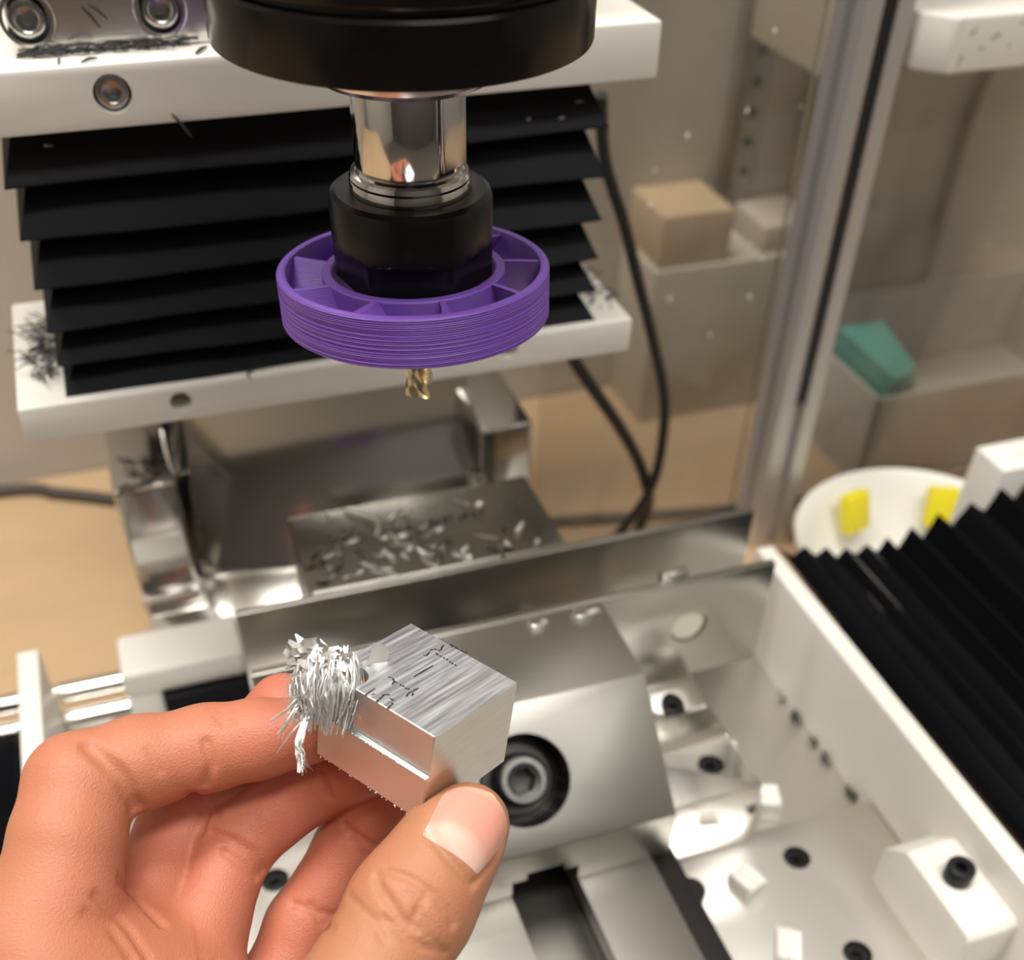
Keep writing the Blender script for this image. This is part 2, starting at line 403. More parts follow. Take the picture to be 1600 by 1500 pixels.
# one blade: an inclined, twisted vane from hub to rim
nr, nh = 6, 8
g = []
for side in (0, 1):
    rows = []
    for j in range(nr+1):
        r = 18.2+(26.0-18.2)*j/nr
        row = []
        for k in range(nh+1):
            h = H0+.2+(H1-.9-H0)*k/nh
            ang = (0.30*(1-k/nh))*(1.0+0.12*j/nr) + (0.55/r if side else -0.55/r) - 0.07*j/nr
            row.append(bm0.verts.new((r*math.cos(ang), r*math.sin(ang), h)))
        rows.append(row)
    g.append(rows)
for rows in g:
    for j in range(nr):
        for k in range(nh): bm0.faces.new((rows[j][k], rows[j+1][k], rows[j+1][k+1], rows[j][k+1]))
A, B = g
for k in range(nh):
    for j in (0, nr): bm0.faces.new((A[j][k], A[j][k+1], B[j][k+1], B[j][k]))
for j in range(nr):
    for k in (0, nh): bm0.faces.new((A[j][k], A[j+1][k], B[j+1][k], B[j][k]))
blade = fin(bm0, 'blade', purple, fan, True, 40)
blade.rotation_euler.z = math.radians(-8)
for i in range(1, NB):
    c = blade.copy(); COL.objects.link(c); c.parent = fan; c.rotation_euler.z = math.radians(-8)+2*PI*i/NB

# ------------------------------------------------------------------ end mill
em = thing('end_mill', (0, 0, -18.8), 'short gold coated end mill below the purple wheel', 'end mill')
part(em, lathe('shank', [(0, 8), (2.9, 8), (2.9, -7.5), (2.2, -8.5), (0, -8.5)], gold, n=40))
for f in range(3):
    bm = bmesh.new(); rows = []
    for i in range(28):
        z = -8-10.6*i/27; a = f*2*PI/3 + i*0.115
        sec = [(0, .9), (.9, 1.35), (2.1, 1.3), (2.95, .35), (3.05, -.25), (2.3, -.9), (0.8, -1.0), (0, -.9)]
        rows.append([bm.verts.new((x*math.cos(a)-y*math.sin(a), x*math.sin(a)+y*math.cos(a), z)) for x, y in sec])
    for P_, Q_ in zip(rows, rows[1:]):
        for k in range(8): bm.faces.new((P_[k], P_[(k+1) % 8], Q_[(k+1) % 8], Q_[k]))
    bm.faces.new(rows[0]); bm.faces.new(rows[-1])
    part(em, fin(bm, 'flute', gold, None, True, 35))

# ------------------------------------------------------------------ table, rails
TZ = -190.0
tab = box('table', -111, 149, -150, 74, -206, -196, alu_table, bev=0.6); tag(tab, 'wide machine table under the vise between the white rails', 'table')
leg = box('saddle', -90, 128, -140, 70, BZ, -206, dark, bev=0.6); tag(leg, 'dark machine saddle below the aluminium table', 'saddle')
def fixture(name, x0, x1, y0, y1, holes, label):
    t = thing(name, ((x0+x1)/2, (y0+y1)/2, -196), label, 'plate')
    p = box('plate', x0, x1, y0, y1, -195.9, TZ, alu_table, bev=0.5)
    cut(p, [lathe('c', [(0, -10), (4.6, -10), (4.6, 1), (0, 1)], None, c=(x, y, TZ), n=32) for x, y in holes]); part(t, p)
    for x, y in holes: part(t, cap_screw('screw', (x, y, -195.8), (0, 0, 1), 4.2, 4.6, 2.0, blk, 'x') )
    return t
t = fixture('fixture_plate', 67, 148.6, -149, -23, [(112.4, -37), (112.2, -75.2)], 'light grey aluminium fixture plate with two counterbored screws, right of the vise')
for o in t.children:
    for k in ('label', 'category'):
        if k in o: del o[k]
t = fixture('fixture_plate', -110.6, -19, -149, 30, [(-53.2, 8), (-60, -60)], 'light grey aluminium fixture plate seen between the fingers')
for o in t.children:
    for k in ('label', 'category'):
        if k in o: del o[k]
# hold-down block right of the vise
hd = thing('hold_down_clamp', (85, 3, -196), 'bright aluminium hold-down clamp with two black screws beside the vise', 'clamp')
p = prism('clamp_body', [(31, -196), (31, -163), (26, -161), (16, -166.5), (13, -163.5), (3, -163.5), (0, -165), (-24.5, -162.5), (-25, -196)], 'x', 66.5, 101, alu_shiny, bev=0.6)
cut(p, [lathe('c', [(0, -6), (4.4, -6), (4.4, 8), (0, 8)], None, c=(89.5, y, -163), n=32) for y in (18.5, -10.5)]
    + [box('c', 60, 96, -40, -24, -181, -178.6, None, bev=0)]); part(hd, p)
for y in (18.5, -10.5): cap_screw('screw', (89.5, y, -168.9), (0, 0, 1), 4.1, 4.4, 2.0, blk, parent=hd)
# white rails
rr = thing('side_rail', (152, -30, -206), 'long white plastic rail edging the black bellows on the right', 'rail')
part(rr, box('rail', 149, 156.2, -150, 75, -206, -152.4, white, bev=0.8))
rb = prism('corner_block', [(-93, -196), (-93, -167), (-91, -165), (-60.5, -165), (-52, -174), (-52, -196)], 'x', 131.5, 149.2, white, bev=0.8); part(rr, rb)
cap_screw('corner_screw', (140.5, -73.5, -165), (0, 0, 1), 4.3, 6.2, 2.0, blk, parent=rr)
lr = thing('side_rail', (-115, -30, -206), 'white plastic rail standing behind the hand at the left edge', 'rail')
part(lr, box('rail', -119, -112, -150, 97, -206, -150, white, bev=0.8))

# right-hand bellows, sagging
rbel = thing('bellows_cover', (205, -30, -206), 'black bellows with a saw-tooth end beyond the white rail on the right', 'bellows')
TE = [(156.3, -149.8), (164.9, -157.5), (169.1, -153.8), (175.4, -160.0), (179.5, -156.8), (185.7, -163.1), (188.7, -159.0), (194.7, -163.9), (198.5, -159.7), (204.4, -164.9),
      (207.6, -158.6), (214.1, -165.3), (217.9, -155.6), (224.9, -163.2), (229.1, -151.5), (237.8, -159.1), (243.8, -149.3), (252.1, -155.2), (256.4, -144.9), (264, -156), (270, -143), (278, -155), (284, -142), (292, -155), (298, -142)]
for i in range(0, len(TE)-2, 2):
    a, b, c = TE[i], TE[i+1], TE[i+2]
    if i == 0: a = (156.5, -151.5)
    bm = bmesh.new(); rows = []
    for s in range(13):
        y = 72-222*s/12; wv = 0.5*math.sin(s*1.1+i)
        q = [(a[0]+.02, a[1]), (a[0]+(b[0]-a[0])*.5, (a[1]+b[1])/2-.3), b, (b[0]+(c[0]-b[0])*.5, (b[1]+c[1])/2+.2), (c[0]-.5, c[1]-.3), c]
        rows.append([bm.verts.new((x, y, z+wv*(.3 if k in (1, 2, 3) else .15))) for k, (x, z) in enumerate(q)])
    for P_, Q_ in zip(rows, rows[1:]):
        for k in range(5): bm.faces.new((P_[k], P_[k+1], Q_[k+1], Q_[k]))
    # end and underside so the folds have depth
    e = bmesh.ops.solidify(bm, geom=bm.faces[:], thickness=0.6)
    part(rbel, fin(bm, 'pleat', rubber, None, True, 35))
part(rbel, box('support_rail', 158, 300, 40, 44, BZ, -172, dark, bev=.4))
ec = thing('white_end_block', (262, 70, -206), 'small white plastic end block above the right bellows', 'end block')
part(ec, box('block', 256, 296, 73.5, 92, -206, -138, white2, bev=0.9))
bm = bmesh.new()
for x0, y0, x1, y1 in ((268, 79, 268, 84), (268, 84, 271, 79), (271, 79, 271, 84), (277, 84, 274, 83), (274, 83, 274, 80), (274, 80, 277, 79)):
    d = Vector((x1-x0, y1-y0, 0)).normalized().cross(Vector((0, 0, 1)))*.3
    vs = [bm.verts.new((x0+d.x, y0+d.y, -137.95)), bm.verts.new((x1+d.x, y1+d.y, -137.95)), bm.verts.new((x1-d.x, y1-d.y, -137.95)), bm.verts.new((x0-d.x, y0-d.y, -137.95))]
    bm.faces.new(vs)
part(ec, fin(bm, 'mark', mat('faint_mark', (0.5, 0.48, 0.45), .6), None))

# rear left frame with its bellows, rods
lf = thing('corner_bracket', (-67, 105, -206), 'white L shaped bellows frame behind the hand', 'bracket')
part(lf, box('top_bar', -88.3, -46, 86, 108, -172, -160.5, white2, bev=2.0, seg=3))
part(lf, box('upright', -88.3, -76.5, 86, 105, -206, -171.5, white2, bev=0.8))
bb = thing('bellows_cover', (-60, 88, -206), 'small black bellows stack under the white L frame', 'bellows')
for i, (x0, x1, y0, z0, z1) in enumerate(((-76.2, -43.5, 81.5, -181, -172.4), (-76.2, -50, 82.5, -189, -181.2), (-76.2, -49, 83.5, -197, -189.2))):
    part(bb, prism('pleat', [(y0, z0+1.2), (y0-1.0, z0+.5), (y0, z0), (100, z0), (100, z1), (y0+1, z1)], 'x', x0, x1, rubber, bev=.2))
rd = thing('guide_rods', (-110, 100, -206), 'pair of shiny guide rods left of the white L frame', 'guide rods')
for y, z in ((103, -178), (94, -183)):
    part(rd, tube('rod', [(-190, y, z), (-112.5, y, z)], 4.2, alu_shiny, n=24)); part(rd, tube('rod', [(-111.5, y, z), (-89, y, z)], 4.2, alu_shiny, n=24))
part(rd, box('carrier_block', -111.4, -96, 80, 98, -206, -188, white2, bev=1.2))
part(rd, box('end_block', -195, -185, 86, 110, BZ, -170, alu, bev=.6))
lb = thing('bellows_cover', (-165, -30, -206), 'black bellows beyond the left white rail, at the frame edge', 'bellows')
for i in range(6):
    x = -119.5-i*11
    part(lb, prism('pleat', [(x, -156), (x-5.5, -164), (x-11, -156), (x-11, -157), (x-5.5, -165), (x, -157)], 'y', -150, 70, rubber))
part(lb, box('support_rail', -186, -122, 40, 44, BZ, -168, dark, bev=.4))

# ------------------------------------------------------------------ vise
XV0, XV1, JZ, BD = -22.0, 63.8, -120.0, -169.0
vs_ = thing('machine_vise', (21, 20, -196), 'ground steel toolmaker vise with a big angled socket screw', 'vise')
bed = box('bed', -16, 58, -140, 103, -196, BD, ground_d, bev=0.5)
cut(bed, [box('c', 12.2, 33.7, -150, 60, -186, BD+5, None, bev=0), box('c', 5.5, 40, -150, 60, -186, -177, None, bev=0)]); part(vs_, bed)
part(vs_, prism('fixed_jaw', [(103.2, BD), (103.2, JZ-.5), (102.7, JZ), (61.4, JZ), (60.9, JZ-.5), (60.9, BD)], 'x', XV0, XV1, mat('ground_steel_dark', (0.36, 0.35, 0.325), .26, 1.0, var=.05, vscale=90, stretch=(.15, 1, 1)), bev=.25))
mj = prism('movable_jaw', [(29.5, BD), (29.5, JZ), (-4.5, JZ), (-35.3, -150), (-35.3, BD)], 'x', XV0, XV1, mat('jaw_steel', (0.53, 0.515, 0.48), 0.35, 1.0, var=.04, vscale=90, stretch=(.15, 1, 1)), bev=.4)
nrm = Vector((0, -30, 30.8)).normalized()
scw = Vector((20.9, -20.4, -135.5))
cbore = lathe('c', [(0, -18), (13.6, -18), (13.6, 5), (0, 5)], None, mtx=axis_m(scw, nrm), n=64)
cut(mj, [cbore, box('c', 12.4, 33.5, -60, 20, BD-5, BD+6.5, None, bev=0), box('c', 17, 29, -60, 10, BD, BD+9.5, None, bev=0)]); part(vs_, mj)
part(vs_, lathe('screw_seat', [(13.6, .15), (13.6, -14), (8, -14)], blk, mtx=axis_m(scw, nrm), n=64))
part(vs_, lathe('washer', [(4, -13.5), (11.3, -13.5), (11.3, -11.4), (10.6, -10.6), (4, -10.6)], mat('dark_washer', (0.10, 0.10, 0.095), .35, .6), mtx=axis_m(scw, nrm), n=64))
so = cap_screw('clamp_screw', scw-nrm*10.6, nrm, 8.0, 9.5, 4.0, mat('worn_screw', (0.075, 0.073, 0.07), .36, .7, var=.2, vscale=200), parent=vs_, bev=2.2)
lathe('screw_rim', [(5.0, -1.1), (5.1, -.85), (6.6, -.85), (6.9, -1.2)], zinc, mtx=axis_m(scw, nrm), n=64).parent = so
part(vs_, box('side_strip', 58, 67, -140, -22, -196, -172.5, mat('black_strip', (0.018, 0.017, 0.016), .6, spec=.2), bev=.4))
part(vs_, lathe('strip_boss', [(0, -20), (4.6, -20), (4.6, 0), (4.2, .4), (0, .4)], blk, c=(66, -47.5, -173), n=40))
part(vs_, box('slot_floor', 12.3, 33.6, -138, 60, -187.5, -185.6, ground_d, bev=.1))
# etched word on the fixed jaw, worn past reading: a row of slanted dark strokes
bm = bmesh.new(); rl = random.Random(3)
x = 7.2
while x < 41.5:
    wdt = rl.choice((1.1, 1.8, 2.6)); y0 = 82.3+.05*(x-7); hgt = rl.uniform(3.0, 5.0)
    for q in range(rl.choice((1, 2, 2))):
        xx = x+q*wdt*.5
        vs = [bm.verts.new((xx, y0, JZ+.04)), bm.verts.new((xx+.8, y0, JZ+.04)), bm.verts.new((xx+1.9, y0+hgt, JZ+.04)), bm.verts.new((xx+1.0, y0+hgt, JZ+.04))]
        bm.faces.new(vs)
    if rl.random() < .7:
        yy = y0+rl.choice((0, hgt*.5, hgt-.8)); vs = [bm.verts.new((x+.4, yy, JZ+.05)), bm.verts.new((x+wdt+.9, yy, JZ+.05)), bm.verts.new((x+wdt+1.1, yy+.8, JZ+.05)), bm.verts.new((x+.6, yy+.8, JZ+.05))]
        bm.faces.new(vs)
    x += wdt+.9
vs = [bm.verts.new(p) for p in ((14, 80.6, JZ+.04), (42, 81.6, JZ+.04), (42, 82.0, JZ+.04), (14, 81.1, JZ+.04))]; bm.faces.new(vs)
part(vs_, fin(bm, 'etched_mark', etch, None))

# jaw plates: long thin sheets on the two jaws
def sheet(x0, x1, y0, y1, z0, hole, label):
    p = box('jaw_plate', x0, x1, y0, y1, z0, JZ+.1, ground, bev=0.35)
    if hole: cut(p, [lathe('c', [(0, -10), (6.6, -10), (6.6, 10), (0, 10)], None, mtx=axis_m((hole[0], (y0+y1)/2, hole[1]), (0, 1, 0)), n=48)])
    tag(p, label, 'jaw plate')
    if hole: lathe('hole_disc', [(0, .9), (5.6, .9), (6.0, .6), (6.0, -.9), (0, -.9)], mat('cream_disc', (0.86, 0.83, 0.72), .4), mtx=axis_m((hole[0]-.3, (y0+y1)/2, hole[1]+.3), (0, -1, 0)), n=48).parent = p  # flat cream disc filling the hole
    return p
sheet(-47, 126.4, 29.7, 32.6, -163, (97.4, -140.1), 'long steel jaw plate with a round hole, behind the movable jaw')
sheet(-47, 133.3, 58.0, 60.7, -163, None, 'long plain steel jaw plate against the fixed jaw with chips')

# ------------------------------------------------------------------ enclosure post and acrylic
ps = thing('extrusion_post', (216, 170, BZ), 'tall aluminium extrusion post with a black slot beside the acrylic', 'post')
bm = bmesh.new()
pr = [(206, 160), (213, 160), (213, 164), (219, 164), (219, 160), (226, 160), (226, 167), (222, 167), (222, 173), (226, 173), (226, 180), (206, 180), (206, 173), (210, 173), (210, 167), (206, 167)]
b_prism(bm, pr, 'z', BZ, 330); part(ps, fin(bm, 'profile', alu_ext, None))
part(ps, box('slot_insert', 213.1, 218.9, 161.0, 163.9, BZ+80, 330, slot_blk, bev=.2))
def pane(x0, x1, label):
    t = thing('acrylic_panel', ((x0+x1)/2, 184, BZ), label, 'acrylic panel')
    part(t, box('sheet', x0, x1, 182, 185, BZ, 330, acrylic, bev=0.2))
    bm = bmesh.new(); rl = random.Random(int(x0)+5)
    for _ in range(16):
        x = rl.uniform(x0+4, x1-4); z = rl.uniform(-150, 40); r = rl.uniform(.4, 1.0)
        bmesh.ops.create_icosphere(bm, subdivisions=1, radius=r, matrix=Matrix.Translation((x, 181.7, z)) @ Matrix.Diagonal((1, .3, 1.4, 1)))
    o = fin(bm, 'specks', mat('pale_speck', (0.72, 0.68, 0.60), .3), None, True); o['kind'] = 'stuff'; part(t, o)
pane(100, 205.5, 'clear speckled acrylic sheet left of the extrusion post'); pane(226.5, 470, 'clear speckled acrylic sheet right of the extrusion post')

# ------------------------------------------------------------------ cables
tag(tube('cable', smooth_path([(104, 150, -10), (109.3, 155, -32.8), (118.8, 155, -56.1), (127.9, 155, -81.6), (135.9, 155, -103.9), (144.4, 155, -131.1), (146.2, 155, -153.1), (144.6, 155, -172.6), (139.6, 157, -189), (130, 160, -206), (116, 165, -226)]), 2.2, cable_m), 'black cable dropping from behind the bellows, the longer right one', 'cable')
tag(tube('cable', smooth_path([(96, 158, -98), (104, 160, -109.8), (113.3, 160, -124.1), (124.8, 160, -141.1), (135.5, 160, -159), (142.8, 160, -175.5), (146.5, 161, -190.1), (144, 165, -210), (136, 170, -226)]), 2.6, cable_m), 'black cable hanging below the lower slab, left of the longer one', 'cable')
tag(tube('cable', smooth_path([(118, 208.6, -227), (163, 199.4, -227), (221, 189, -227), (320, 178, -227)]), 2.6, cable_br), 'dark cable lying on the wood behind the jaw plates', 'cable')
tag(tube('cable', smooth_path([(-260, 350-30, -227), (-142.6, 318, -227), (-114.9, 307.3, -227), (-87.6, 292.8, -227), (-63.3, 281.1, -227), (-20, 262, -227)]), 3.0, cable_br), 'brownish cable lying along the wall on the left', 'cable')

# ------------------------------------------------------------------ things in the background
bw = thing('bowl', (258, 104, BZ), 'round white bowl holding yellow pieces behind the right bellows', 'bowl')
part(bw, lathe('shell', [(0, BZ+3), (38, BZ+3), (50, -206), (55, -197), (57.5, -195), (58, -196.5), (56, -199), (51, -208), (39, BZ), (0, BZ)], white2, c=(258, 104, 0), n=96))
for x, y, rz, lab in ((249, 146, .3, 'yellow plastic piece in the white bowl, nearer the post'), (289, 137, -.4, 'yellow plastic piece in the white bowl, nearer the end block')):
    bm = bmesh.new(); b_box(bm, -7, 7, -3.5, 3.5, 0, 19, .8)
    for v in bm.verts: v.co = Matrix.Rotation(rz, 3, 'Z') @ (Matrix.Rotation(math.radians(-18), 3, 'X') @ v.co) + Vector((x, y-6, -213))
    tag(fin(bm, 'yellow_piece', yellow, None, True, 35), lab, 'plastic piece')
tr = thing('storage_tray', (372, 235, BZ), 'grey translucent storage tray on the bench at the right', 'tray')
trm = mat('tray_plastic', (0.52, 0.50, 0.48), .35, var=.1, vscale=30)
part(tr, box('bottom', 285, 460, 192, 300, BZ, BZ+3, trm, bev=1))
for a in ((285, 288, 192, 300), (457, 460, 192, 300), (285, 460, 192, 195), (285, 460, 297, 300)): part(tr, box('side', *a, BZ+3, -178, trm, bev=1))
tb = thing('teal_bracket', (309, 226, -188), 'teal plastic bracket lying in the grey tray', 'bracket')
part(tb, prism('top', [(296, 253), (323, 252), (313.5, 206), (305, 198), (295.5, 197)], 'z', -176, -170, teal, bev=.8))
part(tb, box('side', 295.6, 300, 200, 252, -192, -175, teal, bev=.8))
part(tb, box('end_tab', 300, 312, 199.5, 204, -190, -175, teal, bev=.8))
bx_ = thing('parts_box', (311, 232, BZ+3), 'small grey box in the tray under the teal bracket', 'box'); part(bx_, box('body', 301, 320, 212, 250, BZ+3.05, -182, trm, bev=.8)); part(bx_, box('lid', 300.5, 320.5, 211.5, 250.5, -182, -176.1, trm, bev=.8))
wt = thing('upper_plate', (280, 164, -14), 'white plastic plate corner with dark specks at the top right', 'plate')
part(wt, prism('plate', [(229, 178), (229, 159), (237, 150.5), (240, 150), (340, 150), (340, 178)], 'z', -14, 4, white, bev=.9))
part(wt, box('hanger', 262, 330, 172, 181, 4, 330, white, bev=.6))
st = thing('perforated_strip', (266, 327, -120), 'grey perforated strip fixed upright on the wall', 'strip')
p_ = box('strip', 259, 274, 326, 329.8, -121, -46, grey_m, bev=.4); part(st, p_)
for k in range(5): part(st, lathe('hole', [(0, 0), (2.6, 0), (2.6, .5), (2.1, .5)], dark, mtx=axis_m((266.5, 326, -112+k*14.5), (0, -1, 0)), n=20))
tag(box('strip_shadow', 253, 258.5, 322, 329.8, -130, 330, mat('shadow_brown', (0.22, 0.17, 0.12), .7), bev=.4), 'thin brown strip standing in for a shadow on the wall left of the grey strip', 'painted_shadow')  # shadow beside the grey strip, built as a thin brown box
tag(box('wall_batten', 297, 305, 318, 329.8, -140, -47, mat('yellow_trim', (0.50, 0.40, 0.22), .7), bev=.4), 'yellowish upright batten on the wall left of the post', 'batten')
tag(box('wall_cabinet', 256, 345, 255, 329.8, -46, 120, mat('cream_panel', (0.60, 0.53, 0.42), .6), bev=.8), 'cream wall cabinet at the top behind the post', 'cabinet')
tag(box('storage_crate', 200, 306, 285, 329.5, BZ, -142, mat('crate_beige', (0.54, 0.49, 0.40), .7, var=.08, vscale=20), bev=1.2), 'grey beige crate standing against the wall behind the cables', 'crate')
tag(box('cardboard_box', 203, 243, 288, 329.5, -141.9, -115, tan, bev=1.2), 'tan cardboard box standing on the beige crate', 'box')
tag(box('pale_box', 264, 303, 290, 329.5, -141.9, -128, pale, bev=1.2), 'pale pinkish box on the crate below the grey strip', 'box')
tag(tube('wall_cable', smooth_path([(420, 322, -20), (405, 324, -80), (404, 325, -130), (408, 326, -229)]), 3.0, mat('cable_grey', (0.30, 0.26, 0.22), .6)), 'thin greyish cable running down the wall at the right', 'cable')

# ------------------------------------------------------------------ loose chips and dark swarf
def flake_mesh(seed, L, W, curl):
    rl = random.Random(seed); bm = bmesh.new(); n = 6; rows = []
    for i in range(n+1):
        t = i/n; a = (t-.5)*curl; x = (t-.5)*L*(math.sin(a)/a if abs(a) > 1e-3 else 1); z = (1-math.cos(a))*L*.35+.12
        w_ = W*(.35+.65*math.sin(PI*min(1, t*.85+.12)))*rl.uniform(.8, 1.15); tw = rl.uniform(-.25, .25)+t*.5
        rows.append([bm.verts.new((x, -w_/2, z-tw*.15)), bm.verts.new((x, 0, z+.15*W)), bm.verts.new((x, w_/2, z+tw*.2))])
    for A, B in zip(rows, rows[1:]):
        for k in range(2): bm.faces.new((A[k], A[k+1], B[k+1], B[k]))
    bmesh.ops.solidify(bm, geom=bm.faces[:], thickness=.12)
    zmin = min(v.co.z for v in bm.verts)
    for v in bm.verts: v.co.z -= zmin
    bmesh.ops.recalc_face_normals(bm, faces=bm.faces[:])
    for v in bm.verts: v.co *= S
    me = bpy.data.meshes.new('chip'); bm.to_mesh(me); bm.free(); me.materials.append(chip_m)
    me.polygons.foreach_set('use_smooth', [True]*len(me.polygons)); return me
flakes = [flake_mesh(1, 4.6, 1.2, 1.4), flake_mesh(2, 3.2, 1.6, 2.2), flake_mesh(3, 2.2, 1.3, 1.8), flake_mesh(4, 5.6, .9, 1.0), flake_mesh(5, 1.6, 1.2, 2.6)]
CHIPS = [[-8.1, 98.8], [-8.9, 87.3], [-4.8, 87.1], [-4.7, 83.1], [-9.6, 79.5], [-3.8, 77.1], [-17.2, 80.2], [-13.3, 77.9], [-19.4, 74.2], [-17.1, 74.2], [-14.7, 71.8], [-10.7, 71.6], [-2.2, 69.5], [-7.0, 66.1], [3.5, 73.7], [2.6, 72.9], [5.6, 72.5], [9.6, 81.4], [12.3, 81.1], [10.9, 77.0], [12.6, 92.8], [16.8, 93.9], [19.9, 83.4], [14.6, 74.1], [10.3, 71.0], [20.3, 72.3], [17.2, 69.9], [19.4, 67.0], [21.9, 67.3], [17.1, 64.9], [26.3, 73.8], [27.3, 65.6], [29.8, 68.2], [29.5, 64.9], [25.8, 66.6], [42.1, 90.3], [58.3, 88.9], [39.3, 72.6], [46.3, 74.4], [51.7, 73.3], [40.6, 65.9], [44.9, 66.2], [39.5, 64.5], [42.5, 63.0], [54.4, 64.0], [44.5, 63.5], [0.8, 63.1], [4.2, 63.1], [0.2, 65.0], [2.9, 66.1], [-10.6, 65.4], [-16.5, 66.7], [-18.0, 64.7], [18.4, 62.9], [29.5, 62.8], [36.6, 93.8], [6.3, 81.9], [20.0, 78.7], [24.5, 80.8], [12.4, 73.7]]
for i, (x, y) in enumerate(CHIPS):
    o = bpy.data.objects.new('metal_chip', flakes[R_.choice((0, 0, 1, 1, 2, 3, 4))]); COL.objects.link(o)
    zt_ = JZ
    o.location = Vector((x, y, zt_+.02))*S; o.rotation_euler = (0, 0, R_.uniform(0, 2*PI)); k = R_.uniform(1.2, 2.0); o.scale = (k, k, k)
    zone = ('right of the etched word' if x > 36 else 'at the left end, left of the long chip' if x < -1.5 else 'just in front of the etched word' if y < 80 else 'on or around the etched word')
    tag(o, 'small bright chip on the fixed jaw, '+zone, 'chip', 'jaw chips '+zone.replace(',', ''))
bm = bmesh.new(); pth = smooth_path([(-2.9, 101.2, JZ+.7), (.6, 98.4, JZ+1.1), (4, 95, JZ+.9), (6.2, 91.3, JZ+1.2), (5.9, 87.8, JZ+.8), (4.2, 83.1, JZ+.7)], 4); b_tube(bm, pth, lambda t: .75-.25*t, 6, .5)
tag(fin(bm, 'long_chip', chip_m, None, True, 50), 'longest bent aluminium chip on the fixed jaw, near its back edge', 'chip')
for (x0, x1, y0, y1, z), lab in (((38.5, 44, 24.2, 28.6, JZ+.03), 'small pale scrap on the movable jaw top, left of the other'), ((53.5, 62, 24, 28.2, JZ+.03), 'larger pale scrap at the back corner of the movable jaw'), ((86.5, 96, 32.8, 36.0, -121.5), 'pale scrap wedged behind the front jaw plate')):
    bm = bmesh.new(); b_box(bm, x0, x1, y0, y1, z, z+1.0 if z > -121 else z+3.2, .3)
    if z < -121: b_box(bm, x0+2, x1-2, y0, y1, -163, z, .1)
    tag(fin(bm, 'scrap', alu_shiny, None, True, 35), lab, 'scrap')

def sliver(name, a, b, r, label, group=None, bow=.3):
    A, B = Vector(a), Vector(b); mid = (A+B)/2+Vector((0, 0, bow))
    return tag(tube(name, smooth_path([A, mid, B], 4), lambda t: r*(.35+.65*math.sin(PI*min(.97, t+.05))), hair_m, n=5), label, 'sliver', group)
sliver('dark_sliver', (-55, 84.2, 29), (-51.1, 86.5, 29), .35, 'dark sliver on the front edge of the upper white slab, above its screw')
sliver('dark_sliver', (-29.1, 84.0, 29), (-25.7, 89, 29), .4, 'dark sliver on the upper white slab beside the black flange')
sliver('dark_sliver', (-59.4, 88.8, 29), (-60, 84, 29), .25, 'thin dark sliver on the upper white slab near the left clamp screw')
sliver('dark_sliver', (-52.1, 92.9, 37.8), (-49, 92.9, 33.4), .35, 'lower of two parallel dark slivers on the spindle clamp')
sliver('dark_sliver', (-50.5, 92.9, 38.2), (-47, 92.9, 35.1), .3, 'upper of two parallel dark slivers on the spindle clamp')
sliver('dark_sliver', (-37.2, 82.2, 17), (-33.4, 82.4, 11.3), .4, 'grey sliver hanging over the top edge of the column bellows')
def tangle(c, ext, n, label, L=5, rad=.16, flat=True, seed=1, along=None):
    rl = random.Random(seed); bm = bmesh.new()
    for _ in range(n):
        p = Vector((c[0]+rl.uniform(-1, 1)*ext[0], c[1]+rl.uniform(-1, 1)*ext[1], c[2]+abs(rl.gauss(0, .5))*ext[2]))
        a = rl.uniform(0, 2*PI) if along is None else along+rl.gauss(0, .28); l = L*rl.uniform(.4, 1.2)
        d = Vector((math.cos(a), math.sin(a), rl.uniform(-.05, .35) if not flat else rl.uniform(0, .12)))*l
        m_ = p+d*.5+Vector((rl.gauss(0, .5), rl.gauss(0, .5), rl.uniform(0, .6)))
        b_tube(bm, smooth_path([p, m_, p+d], 3), rad*rl.uniform(.6, 1.3), 4)
    o = fin(bm, 'swarf_tangle', hair_m, None, True); return tag(o, label, 'swarf', kind='stuff')
tangle((-50, 92.2, 28.9), (19, 1.5, 1.0), 75, 'smear of dark swarf along the foot of the spindle clamp', 6, .22, seed=2, along=0)
tangle((-83.5, 114, -54.0), (4.5, 18, 3.0), 130, 'tangle of dark swarf at the left end of the lower white slab', 6.5, .2, False, 3)
tangle((85, 112, -54.0), (4.0, 18, 2.5), 90, 'tangle of dark swarf at the right end of the lower white slab', 5.5, .18, False, 4)
tangle((-29, 85.5, -54.0), (3.0, 1.0, 1.0), 10, 'few dark hairs on the front edge of the lower white slab', 5, .14, False, 5)
tangle((-66, 135, -112.8), (7, 9, .8), 40, 'dark swarf on top of the left column block', 5, .3, True, 6)
bm = bmesh.new(); rl = random.Random(12)
for _ in range(26):
    p = Vector((rl.uniform(242, 330), 149.9, rl.uniform(-12, 2))); d = Vector((rl.uniform(-1, 1), 0, rl.uniform(-1, 1)))*rl.uniform(.8, 3)
    b_tube(bm, [p, p+d], .2, 4)
o = fin(bm, 'specks', hair_m, None, True); o['kind'] = 'stuff'; part(wt, o)
bm = bmesh.new(); rl = random.Random(15)
for x, z in ((-68, 9.5), (-55.7, 5.5), (-52, 5.2), (-39.9, 7.5), (-4, 5.7), (-1.7, 5.9), (1.5, 6.0), (41.4, 7.5), (46, 6), (55.8, 5.5), (65.1, 5.1), (70.5, 8.2)):
    y = 87.0+(z-2)*.63-.3
    d = Vector((rl.uniform(.6, 2.2), 0, rl.uniform(-.2, .4))); b_tube(bm, [Vector((x, y, z)), Vector((x, y, z))+d], rl.uniform(.2, .42), 5)
